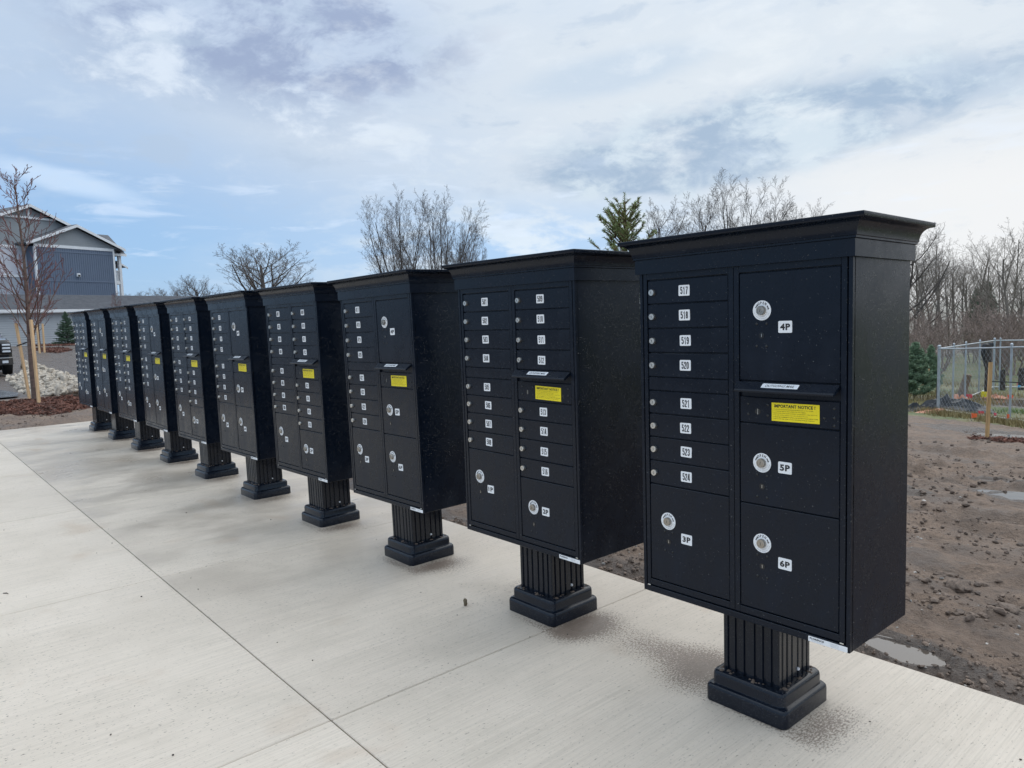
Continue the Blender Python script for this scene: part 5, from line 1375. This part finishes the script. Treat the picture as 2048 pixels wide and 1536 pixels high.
# long low garage in front
gar = empty('garage_building', (-58.49, 5.97, 0.0), BA); tag(gar, 'long low garage with grey siding and dark shingle roof before the apartments', 'building')
mb = MB(); mb.box((-14, 0.02, 0.0), (18.0, 8.6, 2.80)); gw = part('wall', mb, M_LAPG, gar)
mb = MB(); clap_wall(mb, lambda z: (-14, 18.0), 0.45, 2.80, 0.018, 0.155, 0.045); part('siding', mb, M_LAPG, gw)
mb = MB(); mb.raw([(-14.4, -0.4, 2.86), (18.4, -0.4, 2.86), (18.4, 4.3, 4.14), (-14.4, 4.3, 4.14), (18.4, 9.0, 2.86), (-14.4, 9.0, 2.86)], [(0, 1, 2, 3), (3, 2, 4, 5), (0, 5, 4, 1)]); rf_ = part('roof', mb, M_ROOF, gar)
mb = MB()
for k in range(1, 27):                                # shingle courses as small steps
    t = k / 27; y0 = -0.4 + 4.7 * t; z0 = 2.86 + 1.28 * t
    mb.raw([(-14.4, y0, z0 + 0.022), (18.4, y0, z0 + 0.022), (18.4, y0, z0 - 0.004), (-14.4, y0, z0 - 0.004), (18.4, y0 + 0.17, z0 + 0.049), (-14.4, y0 + 0.17, z0 + 0.049)], [(3, 2, 1, 0), (0, 1, 4, 5)])
link('shingle_courses', mb.mesh('shingle_courses', M_ROOF), rf_)['kind'] = 'stuff'
mb = MB(); mb.box((-14.4, -0.46, 2.70), (18.4, -0.405, 2.90), 0.008); link('fascia', mb.mesh('fascia', M_TRIM), rf_)
mb = MB(); mb.box((-14.4, -0.40, 2.66), (18.4, 0.0, 2.70)); link('soffit', mb.mesh('soffit', M_TRIM), rf_)

# ------------------------------------------------------------------ fenced plot on the right
M_GALV = vary('galvanised_pipe', (0.46, 0.49, 0.52), 0.42, 0.12, 6, metal=0.55)
M_WIRE = mat('galvanised_wire', (0.40, 0.43, 0.46), 0.5, 0.3)[0]
M_CREAM = vary('pale_pipe', (0.62, 0.60, 0.54), 0.6, 0.15, 4)
def fence_run(p, q, posts, label, h=1.80, bottom=True, mesh_n=0.085):
    p = np.array(p, float); q = np.array(q, float); L = np.linalg.norm(q - p); d = (q - p) / L
    e = empty('chain_link_fence', (p[0], p[1], 0)); tag(e, label, 'fence', 'chain link fence round the plot')
    zg = lambda t: hb(*(p + d * t))
    for t in posts:
        mb = MB(); mb.tube([(d[0] * t, d[1] * t, zg(t) - 0.1), (d[0] * t, d[1] * t, zg(t) + h + 0.05)], 0.026, 10); pp = link('post', mb.mesh('post', M_GALV, 40), e)
        mb = MB(); mb.tube([(d[0] * t, d[1] * t, zg(t) + h + 0.04), (d[0] * t, d[1] * t, zg(t) + h + 0.08), (d[0] * t, d[1] * t, zg(t) + h + 0.10)], [0.033, 0.033, 0.014], 10); link('post_cap', mb.mesh('post_cap', M_GALV), pp)
    ts = np.linspace(0, L, 9)
    mb = MB(); mb.tube([(d[0] * t, d[1] * t, zg(t) + h) for t in ts], 0.020, 8); link('top_rail', mb.mesh('top_rail', M_GALV, 40), e)
    if bottom:
        mb = MB(); mb.tube([(d[0] * t, d[1] * t, zg(t) + 0.10) for t in ts], 0.024, 8); link('bottom_rail', mb.mesh('bottom_rail', M_CREAM, 40), e)
    V, F, n = [], [], 0
    for sg in (1, -1):
        for k in np.arange(-h - 0.1, L + h, mesh_n * 2):
            a0, a1 = max(0, k), min(L, k + (h - 0.1))
            if a1 <= a0: continue
            def zz_(t):
                f_ = (t - k) / (h - 0.1); f_ = f_ if sg > 0 else 1 - f_
                return zg(t) + 0.1 + f_ * (h - 0.1)
            A0 = np.array([d[0] * a0, d[1] * a0, zz_(a0)]); A1 = np.array([d[0] * a1, d[1] * a1, zz_(a1)])
            w = 0.0018; nrm = np.array([-d[1], d[0], 0]) * w; up = np.array([0, 0, w])
            off = nrm * sg
            for P0 in (A0, A1):
                V += [P0 + off + nrm, P0 + off - nrm * 0.5 + up, P0 + off - nrm * 0.5 - up]
            F += [(n, n + 1, n + 4, n + 3), (n + 1, n + 2, n + 5, n + 4), (n + 2, n, n + 3, n + 5)]; n += 6
    link('wire_mesh', np_mesh('wire_mesh', np.array(V), np.array(F), M_WIRE), e)
def gpt(px, py):
    """where the sight line through a pixel of the photograph meets the lie of the land"""
    d = C_F + C_R * (px - 1024) / 1471.5 + C_U * (768 - py) / 1471.5
    k = 5.0
    for _ in range(60):
        P_ = CAM + d * k; err = P_[2] - hb(P_[0], P_[1])
        k += err / max(0.02, -d[2] - 0.088 * d[1] if P_[1] < 20 else -d[2]) * 0.6
    P_ = CAM + d * k
    return float(P_[0]), float(P_[1])
FA = gpt(1875, 825); FB = gpt(2019, 846.5); FC = gpt(1987, 779)
dAB = np.array(FB) - np.array(FA); lAB = np.linalg.norm(dAB); uAB = dAB / lAB
FB2 = np.array(FA) + uAB * (lAB * 2.6)
fence_run(FA, FB2, [0.0, lAB, lAB * 2], 'front run of the chain link fence, nearest the lone stake')
dAC = np.array(FC) - np.array(FA); lAC = np.linalg.norm(dAC)
fence_run(FA, FC, [0.12, lAC * 0.22, lAC * 0.42, lAC * 0.68, lAC - 0.1, lAC], 'left run of the chain link fence, going away from the front corner')
FD = np.array(FC) + np.array([9.0, 5.5])
fence_run(FC, FD, [0.18, 3.2, 5.6, 8.4], 'back run of the chain link fence behind the grass')
def pole(name, px, py, h, w, m, lean, label, cat='post', group=None, jag=0.03):
    x, y = gpt(px, py); mb = MB(); n = 8; rg = random.Random(px)
    rs = [[(w * k_ * math.cos(2 * math.pi * j / n), w * k_ * math.sin(2 * math.pi * j / n), z + (rg.uniform(-jag, jag) if z == h else 0)) for j in range(n)] for k_, z in ((1.08, -0.1), (1.0, h * 0.5), (0.9, h))]
    mb.rings(rs); o = link(name, mb.mesh(name, m, 50), loc=(x, y, hb(x, y))); o.rotation_euler = lean; tag(o, label, cat, group); return o
M_DARKW = vary('weathered_wood', (0.055, 0.045, 0.038), 0.85, 0.35, 6, 0.5, bscale=30)
M_STUMP = vary('brown_wood', (0.20, 0.135, 0.085), 0.85, 0.35, 5, 0.5, bscale=30)
pole('dark_post', 1975, 795, 1.75, 0.10, M_DARKW, (0, 0, 0), 'tall dark post draped with black fabric behind the lone stake')
pole('dark_post', 2004, 779, 0.72, 0.10, M_DARKW, (0, 0, 0), 'short dark post right of the tall dark post')
pole('dark_post', 2042, 778, 0.76, 0.10, M_DARKW, (0, 0, 0), 'short dark post at the right edge of the photo')
pole('dark_post', 1875, 803, 0.60, 0.045, M_DARKW, (0, 0, 0), 'thin black post outside the left fence corner')
pole('wood_stump', 1920, 800, 0.85, 0.13, M_STUMP, (0, R(14), 0), 'leaning brown broken stump inside the fence')
pole('pine_stake', 1857, 785, 0.85, 0.03, M_WOOD2, (0, 0, 0), 'thin pale stake between the two young pines', 'stake')
x, y = gpt(1974, 876); stake(x, y, 1.38, (R(0), R(1.0)), 'lone weathered wooden stake standing in mulch before the fence', 0.056, M_WOOD2)
mb = MB(); mb.tube([(x, y, hb(x, y) + 1.02), (x + 1.2, y + 0.35, hb(x, y) + 0.99), (x + 3.2, y + 0.6, hb(x, y) + 1.0)], 0.010, 5)
o = link('tie_strap', mb.mesh('tie_strap', M_STRAP)); tag(o, 'thin dark strap running right from the lone stake', 'strap')
# crumpled fabrics
def crumple(name, px, py, sx, sy, hz, m, label, seed, cat, rot=0.0):
    x, y = gpt(px, py); n = 16; gx_, gy_ = np.meshgrid(np.linspace(-1, 1, n), np.linspace(-1, 1, n), indexing='ij')
    r = np.hypot(gx_, gy_); z = hz * (np.clip(1.1 - r ** 2, 0, 1) * (0.35 + 1.3 * np.abs(fbm(gx_ * 2.2 + seed, gy_ * 2.2, seed, 4, 0.65)) * 2))
    k = 1 + 0.3 * fbm(gx_ * 2 + 9, gy_ * 2, seed + 3, 2)
    v = np.stack([(gx_ * k * sx).ravel(), (gy_ * k * sy).ravel(), (z + 0.01).ravel()], 1)
    i = (np.arange(n - 1)[:, None] * n + np.arange(n - 1)[None]).ravel(); f = np.stack([i, i + n, i + n + 1, i + 1], 1)
    vb = v.copy(); vb[:, 2] -= 0.015
    V = np.concatenate([v, vb]); F = np.concatenate([f, f[:, ::-1] + len(v)])
    o = link(name, np_mesh(name, V, F, m), loc=(x, y, hb(x, y))); o.rotation_euler = (0, 0, rot); tag(o, label, cat)
M_TARP = vary('black_tarp', (0.022, 0.023, 0.026), 0.35, 0.4, 4); M_OCL = vary('orange_fabric', (0.60, 0.29, 0.19), 0.7, 0.2, 6)
crumple('black_tarp', 1908, 822, 0.95, 0.45, 0.42, M_TARP, 'crumpled black silt fabric inside the front fence corner', 3, 'tarp', 0.5)
crumple('black_tarp', 1846, 823, 0.55, 0.25, 0.28, M_TARP, 'small roll of black silt fabric left of the fence', 5, 'tarp', 0.2)
crumple('orange_netting', 1876, 828, 0.55, 0.18, 0.16, M_OCL, 'orange netting lying at the front fence corner', 7, 'netting', 0.4)
crumple('orange_netting', 1920, 809, 0.40, 0.22, 0.34, M_OCL, 'orange netting heaped on the black fabric', 9, 'netting', 0.9)
crumple('orange_netting', 1991, 797, 0.40, 0.14, 0.16, M_OCL, 'orange netting on the grass right of the tall dark post', 11, 'netting', 0.1)
x, y = gpt(1975, 795)
mb = MB(); n = 10
rs = []
for z, w_, o_ in ((0.95, 0.03, -0.10), (1.2, 0.07, -0.12), (1.5, 0.13, -0.12), (1.72, 0.16, -0.05), (1.80, 0.10, 0.0)):
    rs.append([(o_ + w_ * math.cos(2 * math.pi * j / n) * (1 + 0.25 * math.sin(3 * j)), 0.13 + 0.4 * w_ * math.sin(2 * math.pi * j / n), z) for j in range(n)])
mb.rings(rs); o = link('black_drape', mb.mesh('black_drape', M_TARP, 60), loc=(x, y, hb(x, y))); tag(o, 'black fabric hanging from the top of the tall dark post', 'tarp')
# survey flags
FLAG = dict(orange=(0.90, 0.16, 0.05), red=(0.75, 0.05, 0.08), yellow=(0.90, 0.75, 0.02), blue=(0.10, 0.42, 0.72), pink=(0.85, 0.10, 0.16))
def flag(px, py, c_, h, size, label, rz):
    x, y = gpt(px, py); e = empty('survey_flag', (x, y, hb(x, y)), rz); tag(e, label, 'flag', 'survey flags')
    mf = MATS.get('flag_' + c_) or mat('flag_' + c_, FLAG[c_], 0.5)[0]
    mb = MB(); mb.tube([(0, 0, -0.05), (0.004, 0, h * 0.6), (0, 0.004, h)], 0.004, 5); link('wire', mb.mesh('wire', M_WIRE), e)
    mb = MB(); n = 5; s_ = size
    top = [(s_ * k / n, 0.02 * math.sin(k * 1.7) * s_ * 4, h - 0.01 - 0.10 * s_ * (k / n)) for k in range(n + 1)]; bot = [(a, b_, z - s_ * (0.8 - 0.25 * k / n)) for k, (a, b_, z) in enumerate(top)]
    mb.rings([[(a, b_ - 0.002, z) for a, b_, z in top] + [(a, b_ - 0.002, z) for a, b_, z in reversed(bot)], [(a, b_ + 0.002, z) for a, b_, z in top] + [(a, b_ + 0.002, z) for a, b_, z in reversed(bot)]])
    link('cloth', mb.mesh('cloth', mf), e)
flag(1942, 844, 'orange', 0.22, 0.15, 'orange survey flag nearest the fence corner, left of the lone stake', 0.9)
flag(1956, 838, 'red', 0.22, 0.13, 'red orange survey flag just left of the lone stake', 0.5)
flag(1987, 841, 'pink', 0.20, 0.11, 'small pink survey flag just right of the lone stake', 1.2)
flag(2013, 848, 'orange', 0.24, 0.14, 'orange survey flag at the foot of the right front fence post', 1.4)
flag(1961, 797, 'yellow', 0.25, 0.26, 'yellow survey flag on the grass inside the fence', 0.6)
flag(1932, 801, 'red', 0.22, 0.20, 'red survey flag behind the heaped orange netting', 0.8)
flag(2014, 804, 'orange', 0.24, 0.16, 'orange survey flag on the grass at mid distance right', 0.3)
flag(2035, 783, 'blue', 0.24, 0.11, 'pale blue survey flag far right on the grass', 0.9)
flag(2033, 776, 'orange', 0.24, 0.18, 'orange survey flag beside the pale blue flag', 0.7)
flag(1828, 781, 'blue', 0.35, 0.16, 'blue survey flag in front of the larger pine', 0.9)

# ------------------------------------------------------------------ grass
def grass(name, n, seed, fn, hgt, m, label, w=0.010):
    rg = np.random.default_rng(seed); x, y = fn(rg, n); z = h_base(x, y) if False else ground_h(x, y)
    a = rg.uniform(0, 6.28, len(x)); h_ = hgt * rg.uniform(0.5, 1.3, len(x)); ln = rg.normal(0, 0.35, (len(x), 2)) * h_[:, None]
    dxy = np.stack([np.cos(a), np.sin(a), np.zeros(len(x))], 1) * w
    b0 = np.stack([x, y, z - 0.01], 1); t = b0 + np.stack([ln[:, 0], ln[:, 1], h_], 1)
    v = np.stack([b0 - dxy, b0 + dxy, t], 1).reshape(-1, 3); f = np.arange(len(v)).reshape(-1, 3)
    o = link(name, np_mesh(name, v, f, m)); tag(o, label, 'grass', kind='stuff')
M_DRY = make_needles('dry_grass', (0.20, 0.155, 0.065), (0.34, 0.265, 0.115)); M_GRN = make_needles('green_grass', (0.085, 0.150, 0.035), (0.190, 0.240, 0.065))
FAa = np.array(FA); Nn = np.array([-uAB[1], uAB[0]])
def strip_fn(rg, n):
    t = rg.uniform(-0.6, lAB * 2.4, n); s_ = rg.normal(-0.15, 0.22, n)
    p = FAa[None] + uAB[None] * t[:, None] + Nn[None] * s_[:, None]; return p[:, 0], p[:, 1]
def plot_fn(rg, n):
    t = rg.uniform(-0.3, lAB * 2.5, n); s_ = rg.uniform(0.2, 14, n)
    p = FAa[None] + uAB[None] * t[:, None] + Nn[None] * s_[:, None]
    k = vnoise(p[:, 0] * 0.7, p[:, 1] * 0.7, 3) > 0.42
    return p[k, 0], p[k, 1]
def left_fn(rg, n):
    x = rg.uniform(-16, -6.2, n); y = rg.uniform(20.5, 32, n); k = vnoise(x * 0.5, y * 0.5, 8) > 0.35
    return x[k], y[k]
grass('dry_grass', 9000, 1, strip_fn, 0.16, M_DRY, 'strip of dry yellow grass along the foot of the front fence')
grass('green_grass', 26000, 2, plot_fn, 0.10, M_GRN, 'patchy green grass inside the fenced plot')
grass('meadow_grass', 12000, 3, left_fn, 0.22, M_DRY, 'yellowish rough grass around the young pines')
